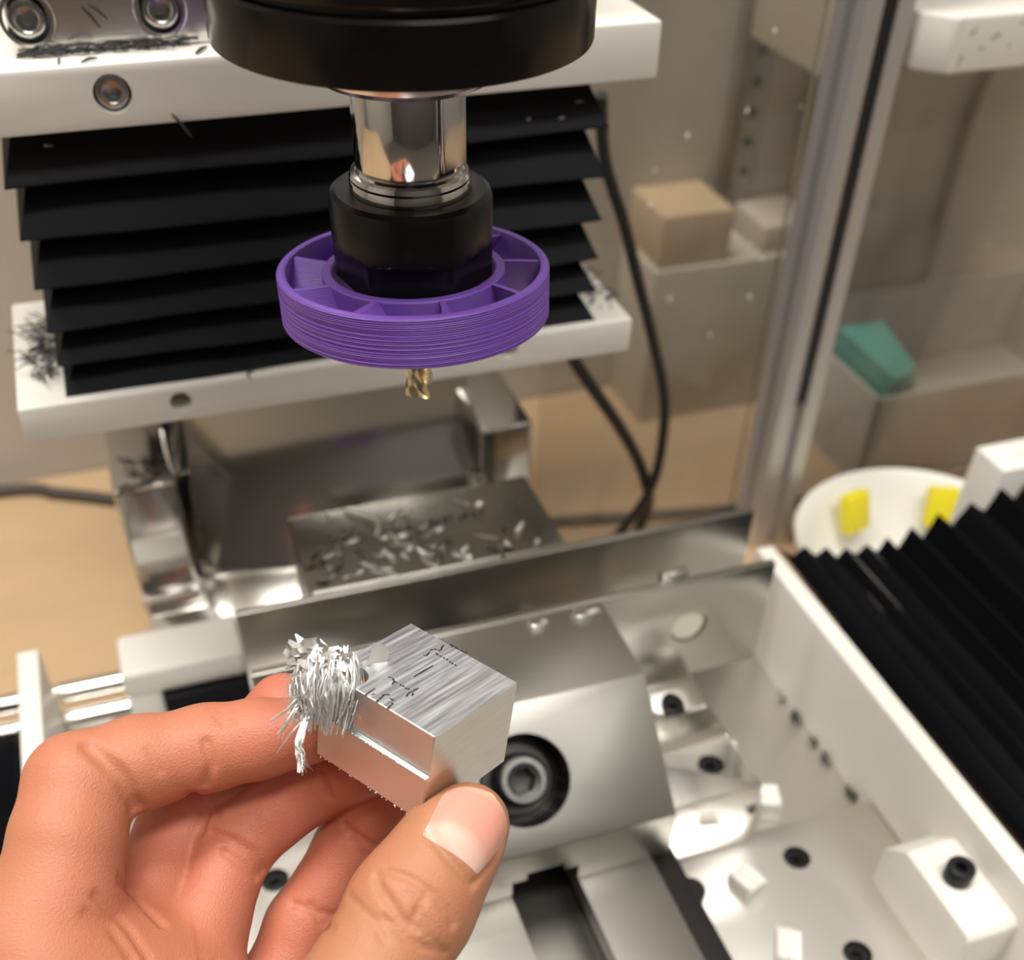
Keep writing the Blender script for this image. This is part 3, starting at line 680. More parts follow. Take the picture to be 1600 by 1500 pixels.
o = fin(bm, 'chip_flecks', mat('dull_chip', (.45, .44, .42), .4, .7), None, True); tag(o, 'grey metal flecks caught on the top fold of the column bellows', 'swarf', kind='stuff')
bm = bmesh.new(); rl = random.Random(31)
for y in (37, 24, 11.5, 2, -13, -37, -53):
    for _ in range(rl.choice((3, 5, 6))):
        p = Vector((148.2, y+rl.gauss(0, 1.6), -195.6)); d = Vector((rl.uniform(-1.2, .2), rl.gauss(0, 1.5), rl.uniform(0, .8)))
        b_tube(bm, [p, p+d*.5+Vector((0, 0, .4)), p+d], rl.uniform(.25, .6), 5)
o = fin(bm, 'swarf_line', hair_m, None, True); tag(o, 'dark swarf caught along the foot of the right white rail', 'swarf', kind='stuff')
# white plastic scraps on the table
def scrap(loc, rz, sz, label):
    t = thing('plastic_scrap', loc, label, 'plastic scrap')
    t.rotation_euler = (0, 0, rz); x, y, z = sz
    bm = bmesh.new(); b_prism(bm, [(-x/2, 0), (x/2, 0), (x/2, z*.65), (x*.18, z*.55), (0, z*.8), (-x*.2, z*.55), (-x/2, z)], 'y', -y/2, y/2)
    bmesh.ops.bevel(bm, geom=bm.edges[:], offset=.4, segments=2, affect='EDGES'); fin(bm, 'body', white2, t, True, 35)
    return t
scrap((91.3, -41, TZ), .35, (9, 9, 5), 'white plastic clip on the fixture plate near the vise')
scrap((92.0, -67, TZ), -.5, (8, 11, 5), 'white plastic clip at the bottom edge of the picture')
scrap((116.5, -11, -196), 1.2, (12, 7, 9), 'white plastic clip below the hold-down clamp')
scrap((112, 14, -196), .9, (9, 6, 10), 'white plastic clip beside the hold-down clamp, nearer the jaw plate')

# ------------------------------------------------------------------ the machined block
BR = np.array([[0.8238, -0.5433, 0.1619], [0.5313, 0.8395, 0.1136], [-0.1977, -0.0076, 0.9802]]); _u, _s, _v = np.linalg.svd(BR); BR = _u @ _v
BT = np.array([-27.64, -96.36, -43.35]); BU, BV, BW, BS, BH = 23.7, 25.4, 18.36, 1.0, 9.6
BM = Matrix([[*BR[i], BT[i]*S] for i in range(3)]+[[0, 0, 0, 1]])
wb = thing('aluminium_block', (0, 0, 0), 'machined aluminium block with a stepped side and ink marks, held in the hand', 'metal block')
wb.matrix_basis = BM
cut_m = mat('milled_aluminium', (0.74, 0.80, 0.81), 0.34, 1.0, var=.05, vscale=200, rvar=.06)
saw_m = mat('brushed_aluminium', (0.82, 0.84, 0.86), 0.5, 1.0, var=0.12, vscale=1300, bump=0.3, bscale=1500, stretch=(.06, 1, 1), rvar=.1)
side_m = mat('side_aluminium', (0.76, 0.75, 0.735), 0.36, 1.0, var=0.16, vscale=900, bump=0.2, bscale=1200, stretch=(.08, 1, 1), rvar=.08)
def b_poly_z(bm, pts, z0, z1): b_prism(bm, pts, 'z', z0, z1)
bm = bmesh.new()
prof = [(0, 0), (BU, 0), (BU, BW), (BS, BW)]       # (u, w) profile on the right face, concave fillet in the step
for k in range(5):
    a = k/4*PI/2; r = .9
    prof.append((BS+r*(1-math.cos(a))-0, BH+r-r*math.sin(a)) if False else (BS+r-r*math.cos(a)-.0, BH+r-r*math.sin(a)))
prof2 = [(0, 0), (BU, 0), (BU, BW), (BS, BW), (BS, BH+.8), (BS-.1, BH+.4), (BS-.35, BH+.1), (BS-.75, BH), (0, BH)]
b_prism(bm, prof2, 'y', 0, BV)
bmesh.ops.bevel(bm, geom=[e for e in bm.edges], offset=.16, segments=2, affect='EDGES')
body = fin(bm, 'body', None, None, True, 25)
notch = [( -3, 18.4), (1.0, 18.4)]
cu = bmesh.new(); npts = [(-3, 17.9)]
for k in range(7):
    a = -PI/2+k/6*PI/2; npts.append((3.2+3.0*math.cos(a), 21.0+3.0*math.sin(a)+.0))
npts += [(6.2, 30), (-3, 30)]
b_prism(cu, npts, 'z', BH, BW+3); cu = fin(cu, 'c', None)
cut(body, [cu]); body.parent = wb
body.data.materials.clear()
for m_ in (cut_m, saw_m, side_m): body.data.materials.append(m_)
for p in body.data.polygons:
    nx, ny, nz = p.normal; c = p.center/S
    if nz > .8 and c.z > BW-.5: p.material_index = 1
    elif ny < -.7: p.material_index = 2
    else: p.material_index = 0
INK = [[[11.14, 13.54], [16.22, 13.55]], [[0.83, 15.5], [3.6, 15.74]], [[1.85, 14.81], [2.34, 14.73]], [[0.83, 12.96], [1.94, 13.12], [2.73, 13.28], [3.4, 13.55]], [[3.37, 13.43], [4.08, 12.79]], [[3.38, 12.1], [3.35, 11.25]], [[2.6, 10.99], [2.55, 10.6]], [[0.71, 10.4], [2.37, 10.69]], [[7.66, 16.49], [7.9, 16.04]], [[7.93, 15.79], [7.61, 15.0], [6.5, 14.48]], [[7.52, 14.78], [7.5, 14.27]], [[7.63, 13.62], [7.48, 13.23]], [[7.73, 13.09], [7.57, 12.77]], [[7.55, 12.34], [7.38, 11.97]], [[7.53, 11.76], [7.9, 11.73]], [[5.77, 10.53], [6.87, 10.94], [7.58, 10.82]], [[7.58, 10.82], [9.12, 10.77]], [[7.41, 10.45], [6.67, 10.01]], [[21.05, 15.82], [22.63, 16.51]], [[19.52, 17.0], [20.1, 16.9]], [[20.36, 16.84], [20.59, 16.39]], [[20.7, 16.21], [20.81, 15.71]], [[17.64, 16.29], [18.97, 16.75]], [[17.53, 16.79], [17.5, 16.58]], [[19.68, 15.8], [19.38, 15.08]], [[19.55, 14.77], [19.41, 14.42]], [[19.64, 13.97], [19.44, 13.58]], [[19.66, 13.22], [19.5, 12.8]], [[19.5, 12.4], [19.35, 12.05]], [[19.47, 11.78], [19.25, 11.42]], [[19.45, 11.09], [19.28, 10.68]], [[23.56, 15.86], [23.88, 15.25], [23.3, 15.09]], [[23.73, 14.8], [23.64, 13.8]], [[23.78, 13.27], [23.81, 12.75]], [[23.76, 12.3], [24.21, 12.07]]]
bm = bmesh.new(); rl = random.Random(4)
for st_ in INK:
    for (x0, y0), (x1, y1) in zip(st_, st_[1:]):
        d = Vector((x1-x0, y1-y0, 0)); L_ = max(d.length, .05); d.normalize(); n_ = Vector((-d.y, d.x, 0)); hw = .17
        a = Vector((x0, y0, BW+.012))-d*.06; b = Vector((x1, y1, BW+.012))+d*.06
        m0 = (a+b)/2
        q = [a+n_*hw*.8, m0+n_*hw*1.15, b+n_*hw*.7, b-n_*hw*.7, m0-n_*hw, a-n_*hw*.8]
        bm.faces.new([bm.verts.new(v) for v in q])
fin(bm, 'ink_marks', ink, wb)
# burr along the lower edge of the step
bm = bmesh.new()
for k in range(70):
    v_ = rl.uniform(.3, BV-.2); zz = BH if k % 3 else 0.0; l = rl.uniform(.15, .5)
    b_tube(bm, [Vector((0.02, v_, zz)), Vector((-l*.5, v_+rl.uniform(-.3, .3), zz-.05+rl.uniform(-.2, .15)))], .09, 4)
o = fin(bm, 'burrs', chip_m, wb, True); o['kind'] = 'stuff'

# ------------------------------------------------------------------ wad of fine chips stuck in the corner of the block
WC = Vector((-37.6, -75.2, -28.2)); ER = Vector(RW[0]); ED = Vector(RW[1]); EF = -Vector(RW[2])
def wl(r, d, f): return WC+ER*r+ED*d+EF*f
rl = random.Random(21); bm = bmesh.new()
wad_m = mat('wad_aluminium', (0.76, 0.75, 0.73), 0.42, 1.0, var=.25, vscale=500)
def strand(pts, r0, flat=.35, n=4): b_tube(bm, smooth_path(pts, 3), lambda t: r0*(1-.65*t), n, flat)
for k in range(760):                                   # the brush: fibres falling over a barrel
    th = rl.uniform(-PI, PI); rr = rl.uniform(2.8, 6.1) if k % 4 else rl.uniform(0, 4)
    y0 = rl.uniform(-6.5, 0); y1 = y0+rl.uniform(3.5, 9.0); y1 = min(y1, 7.4+rl.uniform(-.8, .8))
    lean = -.14*rl.random()
    pts = []
    for q in range(4):
        t = q/3; yy = y0+(y1-y0)*t; bul = rr*(.78+.3*math.sin(PI*min(1, max(0, (yy+8)/15))))
        a = th+rl.gauss(0, .045)
        pts.append(wl(bul*math.sin(a)*.95+lean*(yy+6)+rl.gauss(0, .07), yy+rl.gauss(0, .1), bul*math.cos(a)*.8+rl.gauss(0, .07)))
    strand(pts, rl.uniform(.07, .27), rl.uniform(.2, .7))
for k in range(150):                                   # bristles at the left side
    a = rl.uniform(0, 1); p = wl(-4.6+rl.uniform(-.6, .8), -5+10*a, rl.uniform(-2.5, 3)); l = rl.uniform(1.0, 3.4)
    strand([p, p-ER*l*.6+ED*rl.uniform(-.1, .5)*l, p-ER*l+ED*rl.uniform(.0, 1.0)*l], rl.uniform(.06, .13))
def bundle(path, n, spread, r, fray=.8):
    for _ in range(n):
        o_ = [Vector((rl.gauss(0, 1), rl.gauss(0, 1), rl.gauss(0, 1)))*spread*(1 if q < len(path)-1 else fray) for q in range(len(path))]
        cutn = rl.choice((len(path), len(path), max(2, len(path)-1)))
        strand([wl(*p)+o_[q] for q, p in enumerate(path)][:cutn], r*rl.uniform(.6, 1.5))
bundle([(-3.6, 4, 2.5), (-4.6, 8.5, 3.2), (-4.4, 11.0, 3.4), (-4.0, 13.6, 3.2)], 40, .36, .13, 1.5)
bundle([(-4.2, .5, 2), (-6.2, 2.8, 2.6), (-9.6, 5.2, 2.6)], 14, .28, .13, 1.0)
bundle([(-4.4, 1.5, 2), (-6.4, 4.2, 2.8), (-8.2, 8.0, 3.0)], 12, .28, .13, .8)
bundle([(-4.2, 5.0, 2.5), (-6.0, 7.2, 3.0), (-8.4, 10.6, 3.0)], 6, .12, .12, .5)
for k in range(85):                                    # flat flakes on top
    a = rl.uniform(-1, 1); p = wl(-1.2+a*4.6, -6.2+rl.uniform(-1.0, 2.2)+a*.6, rl.uniform(-2.5, 3.6))
    d = (ER*rl.uniform(-1, 1)+ED*rl.uniform(-.9, .35)+EF*rl.uniform(-.4, .6)).normalized(); l = rl.uniform(1.4, 3.9)
    s_ = d.cross(EF if rl.random() < .7 else ED).normalized()*rl.uniform(.3, .95)
    b2 = Vector((rl.gauss(0, .4), rl.gauss(0, .4), rl.gauss(0, .4)))
    A = [bm.verts.new(p+s_*.6), bm.verts.new(p-s_*.6)]; B = [bm.verts.new(p+d*l*.5+s_+b2), bm.verts.new(p+d*l*.5-s_+b2)]; Cc = [bm.verts.new(p+d*l+s_*rl.uniform(.2, .9)), bm.verts.new(p+d*l-s_*rl.uniform(0, .6))]
    bm.faces.new((A[0], A[1], B[1], B[0])); bm.faces.new((B[0], B[1], Cc[1], Cc[0]))
wad = fin(bm, 'chip_wad', wad_m, None, True, 50); tag(wad, 'frayed silver wad of fine metal shavings stuck to the block corner', 'metal shavings', kind='stuff')
# curled sheet chip standing in the notch
bm = bmesh.new(); rows = []
for i in range(13):
    t = i/12; a = -0.3+t*2.3
    base = Vector((6.3+1.6-2.0*math.cos(a)*1.0, 21.2-2.9*t+.9*math.sin(a*1.5), BH+2.2))
    top = base+Vector((1.9+1.2*t, .2+1.4*t, 8.6+1.8*math.sin(t*PI)+.3*math.sin(t*17)))
    mid = (base+top)/2+Vector((-.5, .3, 0))
    rows.append([bm.verts.new(v) for v in (base, (base+mid)/2, mid, (mid+top)/2, top)])
for A, B in zip(rows, rows[1:]):
    for k in range(4): bm.faces.new((A[k], A[k+1], B[k+1], B[k]))
bmesh.ops.solidify(bm, geom=bm.faces[:], thickness=.1)
for v in bm.verts: v.co = Vector(BR @ np.array(v.co) + BT)
tag(fin(bm, 'curled_chip', chip_m, None, True, 60), 'thin curled sheet of cut aluminium standing in the block notch', 'chip')

# ------------------------------------------------------------------ the hand
# ---- HAND FIELD (signed distance, millimetres) ----
HJ = {
 'thumb': [(-19.7, -98.0, -45.0, 7.3), (-23.7, -100.6, -46.0, 8.6), (-28.6, -104.4, -48.5, 9.5), (-33.0, -107.7, -51.0, 10.6), (-41.6, -115.6, -54.4, 10.0), (-54.3, -128.0, -60.6, 13.0)],
 'index': [(-42.0, -67.4, -45.1, 6.5), (-51.2, -65.1, -46.7, 7.3), (-60.1, -63.9, -47.3, 7.9), (-72.4, -63.8, -47.2, 8.4), (-83.4, -65.9, -47.2, 9.3), (-86.8, -74.5, -50.9, 9.6), (-89.9, -81.4, -55.7, 10.2), (-94.4, -87.2, -61.3, 12.0)],
 'middle': [(-44.3, -49.9, -55.5, 7.2), (-52.7, -52.0, -63.2, 7.6), (-67.9, -60.5, -70.9, 9.0), (-76.5, -72.6, -74.0, 9.0), (-84.8, -84.5, -76.8, 12.0)],
 'ring': [(-31.9, -69.9, -55.9, 6.5), (-42.4, -65.1, -63.6, 7.0), (-59.6, -69.2, -70.5, 7.7), (-68.1, -81.3, -76.5, 8.1), (-75.8, -91.1, -81.3, 11.0)],
 'pinky': [(-23.5, -72.7, -61.4, 6.2), (-30.1, -70.6, -68.8, 6.8), (-37.5, -72.3, -77.2, 7.1), (-50.0, -81.0, -86.9, 7.5), (-61.6, -94.7, -96.9, 9.0)],
}
PALM = [
 ((-94.4, -87.2, -61.3), 12, (-97.0, -140.0, -88.0), 15),
 ((-84.8, -84.5, -76.8), 12, (-92.0, -140.0, -95.0), 15),
 ((-75.8, -91.1, -81.3), 11, (-86.0, -142.0, -102.0), 14),
 ((-61.6, -94.7, -96.9), 9, (-80.0, -142.0, -108.0), 14),
 ((-54.3, -128.0, -60.6), 13, (-80.0, -152.0, -88.0), 18),
 ((-80.0, -152.0, -88.0), 17, (-88.8, -93.4, -73.8), 13),
 ((-94.1, -88.7, -65.4), 12, (-73.9, -96.9, -83.3), 11),
 ((-92.0, -148.0, -94.0), 19, (-84.0, -172.0, -112.0), 22),
 ((-84.0, -172.0, -112.0), 21, (-76.0, -208.0, -128.0), 22),
]
CREASES = [
 ([(-79.6, -66.0, -37.8), (-78.8, -67.3, -38.1), (-78.0, -68.4, -38.6), (-77.3, -69.3, -39.3), (-76.6, -70.2, -40.0), (-75.9, -70.9, -40.9), (-75.3, -71.6, -41.8), (-74.9, -72.6, -43.6), (-74.5, -73.2, -45.7), (-74.3, -73.2, -48.7)], 1.3, 1.3),
 ([(-78.6, -68.2, -38.4), (-77.5, -69.0, -39.0), (-76.5, -69.7, -39.7), (-75.4, -70.4, -40.5), (-75.0, -71.2, -41.5), (-74.6, -72.0, -42.5), (-74.2, -72.5, -43.8)], 0.5, 0.8),
 ([(-60.0, -69.0, -40.5), (-60.0, -70.1, -41.4), (-59.9, -71.0, -42.5), (-59.9, -71.7, -43.8), (-60.5, -72.1, -44.9), (-61.1, -72.3, -46.3), (-61.7, -72.4, -47.8)], 0.5, 1.0),
 ([(-57.3, -64.4, -39.0), (-56.9, -65.4, -39.1), (-56.5, -66.3, -39.3), (-56.1, -67.1, -39.5)], 0.25, 0.6),
 ([(-56.3, -63.5, -39.1), (-55.9, -64.7, -39.1), (-55.4, -65.8, -39.2), (-54.9, -66.8, -39.4)], 0.25, 0.6),
 ([(-69.9, -68.3, -39.6), (-69.5, -69.4, -40.5), (-69.2, -70.4, -41.6), (-68.8, -71.2, -42.8)], 0.2, 0.8),
 ([(-64.6, -71.5, -50.3), (-64.7, -63.3, -61.6), (-64.1, -64.4, -62.4), (-63.5, -65.4, -63.3), (-64.0, -66.6, -63.7), (-64.6, -68.1, -63.9), (-65.2, -69.3, -64.3)], 0.6, 1.0),
 ([(-62.5, -63.1, -61.8), (-62.2, -64.1, -62.7), (-61.8, -65.4, -63.3), (-61.4, -68.0, -62.4)], 0.4, 0.8),
 ([(-63.2, -70.9, -63.2), (-62.1, -72.0, -63.0), (-60.9, -73.0, -63.2), (-59.8, -73.8, -63.5), (-58.7, -74.7, -64.1), (-57.6, -75.4, -65.0), (-56.5, -75.9, -66.1), (-56.1, -76.6, -67.5), (-55.7, -77.0, -69.1), (-55.3, -77.1, -71.4)], 0.8, 0.9),
 ([(-61.6, -75.2, -64.5), (-60.7, -76.1, -65.0), (-59.8, -76.9, -65.8), (-58.9, -77.5, -66.7), (-58.2, -78.0, -67.8), (-57.4, -78.3, -69.1), (-56.7, -78.4, -70.7)], 0.7, 0.9),
 ([(-58.9, -74.9, -64.3), (-58.4, -75.9, -65.2), (-57.8, -76.7, -66.3), (-57.3, -77.3, -67.6)], 0.35, 0.7),
 ([(-60.2, -74.3, -63.8), (-59.8, -75.3, -64.5), (-59.5, -76.2, -65.3), (-59.1, -77.0, -66.2)], 0.3, 0.6),
 ([(-40.9, -69.9, -54.6), (-40.9, -70.6, -55.0), (-40.9, -71.2, -55.5), (-40.9, -71.7, -56.1), (-40.7, -72.4, -56.8), (-40.5, -72.9, -57.6), (-40.3, -73.4, -58.5)], 0.8, 1.0),
 ([(-38.1, -73.6, -67.9), (-37.5, -74.8, -67.9), (-36.8, -75.8, -68.3), (-36.0, -76.6, -68.7), (-35.2, -77.3, -69.2), (-34.3, -77.8, -69.9), (-33.3, -78.2, -70.8)], 0.5, 0.8),
 ([(-37.1, -76.5, -69.3), (-36.5, -77.4, -70.3), (-36.0, -78.2, -71.5), (-35.3, -78.9, -72.9)], 0.5, 0.8),
 ([(-51.2, -81.2, -78.5), (-50.1, -82.2, -78.4), (-49.0, -83.1, -78.5), (-47.9, -83.9, -78.9), (-46.7, -84.3, -79.3), (-45.4, -84.6, -79.9), (-44.2, -84.8, -80.8)], 0.45, 0.8),
 ([(-48.0, -82.8, -78.2), (-47.6, -83.8, -78.8), (-47.3, -84.7, -79.6), (-46.9, -85.6, -80.5), (-46.2, -86.0, -81.2), (-47.1, -109.2, -47.5), (-46.6, -110.8, -46.0)], 0.4, 0.8),
 ([(-37.9, -106.5, -40.9), (-38.0, -107.2, -40.9), (-38.0, -108.0, -40.9), (-38.0, -108.6, -41.0), (-37.7, -109.9, -41.0), (-37.3, -111.2, -41.1), (-36.9, -112.3, -41.3), (-36.6, -113.2, -41.6), (-36.3, -114.1, -42.0), (-36.0, -115.0, -42.5), (-35.3, -115.6, -42.8), (-34.6, -116.1, -43.2), (-33.9, -116.7, -43.6)], 0.6, 0.75),
 ([(-37.9, -106.5, -40.9), (-37.3, -106.6, -40.6), (-36.7, -106.7, -40.4), (-36.1, -106.7, -40.1), (-35.1, -107.8, -39.8), (-34.1, -108.7, -39.7), (-33.1, -109.5, -39.7), (-32.2, -110.6, -39.9), (-31.2, -111.6, -40.4), (-30.2, -112.5, -41.0), (-29.6, -113.4, -41.8), (-29.0, -114.3, -42.7), (-28.4, -115.0, -43.7), (-28.2, -115.5, -44.4), (-28.1, -115.9, -45.0), (-27.9, -116.3, -45.8)], 0.42, 0.7),
 ([(-30.9, -112.3, -40.8), (-31.7, -113.1, -41.2), (-32.5, -113.8, -41.6), (-33.3, -114.6, -42.0), (-33.9, -115.1, -42.4), (-34.5, -115.6, -42.8), (-35.0, -116.1, -43.1)], 0.4, 0.65),
 ([(-38.6, -113.8, -42.4), (-37.6, -115.2, -42.8), (-36.7, -116.4, -43.4), (-35.7, -117.5, -44.1), (-35.1, -117.9, -44.6), (-34.4, -118.3, -45.2), (-33.8, -118.7, -45.8), (-32.5, -118.9, -46.8), (-31.2, -119.0, -47.9), (-29.9, -118.9, -49.5)], 0.5, 0.7),
 ([(-33.2, -114.2, -41.8), (-33.0, -114.9, -42.3), (-32.7, -115.6, -42.9), (-32.5, -116.3, -43.5), (-32.5, -116.8, -43.9), (-32.5, -117.1, -44.4), (-32.6, -117.5, -44.9), (-31.9, -118.0, -45.7), (-31.3, -118.4, -46.7), (-30.6, -118.7, -47.8)], 0.38, 0.65),
 ([(-42.8, -106.2, -44.9), (-41.9, -109.3, -43.4), (-41.1, -111.6, -42.9), (-40.1, -113.6, -42.8), (-39.9, -114.8, -43.0), (-39.7, -116.0, -43.3), (-39.5, -117.1, -43.6)], 0.22, 0.8),
 ([(-33.7, -111.7, -40.5), (-33.3, -112.1, -40.7), (-32.9, -112.6, -40.8), (-32.5, -113.0, -41.1)], 0.2, 0.6),
 ([(-79.3, -83.8, -54.1), (-79.0, -82.7, -57.8), (-78.9, -80.3, -63.1), (-78.0, -82.4, -62.6), (-76.9, -84.6, -62.7), (-75.8, -86.5, -63.1), (-74.7, -88.2, -63.7)], 0.7, 1.1),
 ([(-84.9, -91.3, -51.5), (-84.0, -91.6, -52.8), (-83.0, -91.8, -54.2), (-82.0, -92.1, -55.5), (-81.3, -93.6, -56.8), (-80.5, -95.1, -58.0), (-79.8, -96.7, -59.3)], 0.3, 1.2),
 ([(-83.0, -88.6, -50.9), (-81.9, -89.4, -53.5), (-80.8, -90.0, -56.4), (-79.6, -91.4, -58.2), (-78.8, -93.1, -59.2), (-78.1, -94.8, -60.3), (-77.3, -96.4, -61.4)], 0.45, 1.0),
 ([(-28.1, -102.9, -37.7), (-27.8, -104.0, -37.8), (-27.5, -105.0, -37.9), (-27.2, -105.9, -38.2), (-26.7, -106.8, -38.6), (-26.3, -107.7, -39.0), (-25.8, -108.5, -39.5), (-25.0, -109.7, -40.6), (-24.1, -110.7, -41.9), (-23.1, -111.5, -43.6)], 0.5, 0.8),
 ([(-28.1, -102.9, -37.7), (-27.6, -102.1, -37.5), (-27.1, -101.3, -37.3), (-26.5, -100.4, -37.2), (-25.5, -99.6, -37.0), (-24.4, -98.7, -37.0), (-23.2, -97.5, -37.3)], 0.45, 0.7),
 ([(-22.8, -111.2, -43.7), (-21.4, -110.3, -43.7), (-19.9, -109.2, -43.9), (-18.4, -108.0, -44.2), (-17.4, -107.0, -43.7), (-16.4, -105.7, -43.4), (-15.2, -104.2, -43.5)], 0.4, 0.7),
]
H_STEP = 0.5
H_LO = np.array([-124.0, -224.0, -152.0]); H_HI = np.array([2.0, -36.0, -28.0])
def round_cone(px, py, pz, a, r1, b, r2):
    a = np.array(a, np.float32); b = np.array(b, np.float32); ba = b-a; l2 = float(ba@ba); rr = r1-r2; a2 = l2-rr*rr; il2 = 1.0/l2
    x = px-a[0]; y = py-a[1]; z = pz-a[2]
    yy = x*ba[0]+y*ba[1]+z*ba[2]; zz = yy-l2
    xx = (x*l2-ba[0]*yy)**2+(y*l2-ba[1]*yy)**2+(z*l2-ba[2]*yy)**2
    y2 = yy*yy*l2; z2 = zz*zz*l2
    k = np.sign(rr)*rr*rr*xx
    d = (np.sqrt(xx*a2*il2)+yy*rr)*il2-r1
    m1 = np.sign(zz)*a2*z2 > k; m2 = np.sign(yy)*a2*y2 < k
    d = np.where(m2, np.sqrt(xx+y2)*il2-r1, d)
    d = np.where(m1, np.sqrt(xx+z2)*il2-r2, d)
    return d
def smin(a, b, k):
    h = np.maximum(k-np.abs(a-b), 0.0)/k
    return np.minimum(a, b)-h*h*k*0.25
def hand_field(creases=(), block=None, groove=None):
    n = np.ceil((H_HI-H_LO)/H_STEP).astype(int)
    ax = [np.float32(H_LO[i])+np.arange(n[i], dtype=np.float32)*np.float32(H_STEP) for i in range(3)]
    def sl(lo, hi):
        s = []
        for i in range(3):
            a0 = max(0, int((lo[i]-H_LO[i])/H_STEP)); a1 = min(n[i], int((hi[i]-H_LO[i])/H_STEP)+2); s.append(slice(a0, max(a1, a0+1)))
        return tuple(s)
    def grid(s): return ax[0][s[0]][:, None, None], ax[1][s[1]][None, :, None], ax[2][s[2]][None, None, :]
    BIG = np.float32(9.0)
    def chain(segs, k):
        F = np.full(n, BIG, np.float32)
        for a, r1, b, r2 in segs:
            mr = max(r1, r2)+9
            s = sl(np.minimum(a, b)-mr, np.maximum(a, b)+mr)
            d = round_cone(*grid(s), a, r1, b, r2).astype(np.float32)
            F[s] = smin(F[s], np.minimum(d, BIG), k) if k else np.minimum(F[s], d)
        return F
    palm = chain(PALM, 8.0)
    D = None
    for name, J in HJ.items():
        F = chain([(J[i][:3], J[i][3], J[i+1][:3], J[i+1][3]) for i in range(len(J)-1)], 2.5)
        if name != 'thumb': F = smin(F, palm, np.float32(4.0))
        else: F = smin(F, palm, np.float32(8.0))
        D = F if D is None else smin(D, F, np.float32(0.9))
    for pts, depth, wid in creases:
        P = np.array(pts, np.float32); s = sl(P.min(0)-wid*3, P.max(0)+wid*3); g = grid(s)
        best = None
        for a, b in zip(P[:-1], P[1:]):
            ba = b-a; l2 = float(ba@ba)+1e-6
            t = np.clip(((g[0]-a[0])*ba[0]+(g[1]-a[1])*ba[1]+(g[2]-a[2])*ba[2])/l2, 0, 1)
            q = (g[0]-a[0]-t*ba[0])**2+(g[1]-a[1]-t*ba[1])**2+(g[2]-a[2]-t*ba[2])**2
            best = q if best is None else np.minimum(best, q)
        D[s] += depth*np.exp(-best/(wid*wid))
    if block is not None:      # the pads flatten against the held block
        Rb, t0, dim = block
        c = t0+Rb@(dim/2); rad = np.linalg.norm(dim)/2+2
        s = sl(c-rad, c+rad); g = grid(s)
        q = [Rb[0, i]*(g[0]-c[0])+Rb[1, i]*(g[1]-c[1])+Rb[2, i]*(g[2]-c[2]) for i in range(3)]
        q = [np.abs(q[i])-np.float32(dim[i]/2+.05) for i in range(3)]
        db = np.sqrt(np.maximum(q[0], 0)**2+np.maximum(q[1], 0)**2+np.maximum(q[2], 0)**2)+np.minimum(np.maximum(np.maximum(q[0], q[1]), q[2]), 0)
        D[s] = -smin(-D[s], db.astype(np.float32), np.float32(0.6))
    return D, n
def field_at(D, p):
    q = (np.asarray(p, float)-H_LO)/H_STEP; q = np.clip(q, 0, np.array(D.shape)-1.001); i = q.astype(int); f = q-i
    r = 0.0
    for dx in (0, 1):
        for dy in (0, 1):
            for dz in (0, 1):
                w = (f[..., 0] if dx else 1-f[..., 0])*(f[..., 1] if dy else 1-f[..., 1])*(f[..., 2] if dz else 1-f[..., 2])
                r = r+w*D[i[..., 0]+dx, i[..., 1]+dy, i[..., 2]+dz]
    return r

import openvdb
HD, HN = hand_field([(p_, d_*2.3, w_*.8) for p_, d_, w_ in CREASES], (BR, BT, np.array([BU, BV, BW])))
HD = np.minimum(np.maximum(HD, -4.0), 4.0).astype(np.float32)
vg = openvdb.FloatGrid(4.0); vg.copyFromArray(HD)
hp, hq = vg.convertToQuads(0.0)
hp = hp*H_STEP+H_LO
me = bpy.data.meshes.new('hand')
me.vertices.add(len(hp)); me.vertices.foreach_set('co', (hp*S).astype(np.float32).ravel())
hq = hq[:, ::-1]
me.loops.add(hq.size); me.loops.foreach_set('vertex_index', hq.astype(np.int32).ravel())
me.polygons.add(len(hq)); me.polygons.foreach_set('loop_start', np.arange(0, hq.size, 4, dtype=np.int32))
me.update(calc_edges=True); me.validate()
bmh = bmesh.new(); bmh.from_mesh(me); bmesh.ops.recalc_face_normals(bmh, faces=bmh.faces[:])
for _ in range(1): bmesh.ops.smooth_vert(bmh, verts=bmh.verts[:], factor=.4, use_axis_x=True, use_axis_y=True, use_axis_z=True)
bmh.to_mesh(me); bmh.free()
me.polygons.foreach_set('use_smooth', [True]*len(me.polygons))
# skin flush: pads and palm are redder, the back of the thumb browner
def chain_dist(P, J):
    best = np.full(len(P), 1e3)
    for a, b in zip(J[:-1], J[1:]):
        A = np.array(a[:3]); B = np.array(b[:3]); ba = B-A; t = np.clip(((P-A)@ba)/(ba@ba), 0, 1)
        best = np.minimum(best, np.linalg.norm(P-A-t[:, None]*ba, axis=1)-(a[3]+(b[3]-a[3])*t))
    return best
vc = np.empty(len(me.vertices)*3, np.float32); me.vertices.foreach_get('co', vc); vc = vc.reshape(-1, 3)/S
dt = chain_dist(vc, HJ['thumb']); do_ = np.minimum.reduce([chain_dist(vc, HJ[k]) for k in ('middle', 'ring', 'pinky')]); di = chain_dist(vc, HJ['index'])
tip = np.min([np.linalg.norm(vc-np.array(HJ[k][0][:3]), axis=1) for k in ('index', 'middle', 'ring', 'pinky')], axis=0)
fl_ = .45+.30*np.exp(-np.maximum(do_, 0)/3)-.30*np.exp(-np.maximum(dt, 0)/3)+.25*np.exp(-(tip/16)**2)+.10*np.exp(-np.maximum(di, 0)/3)
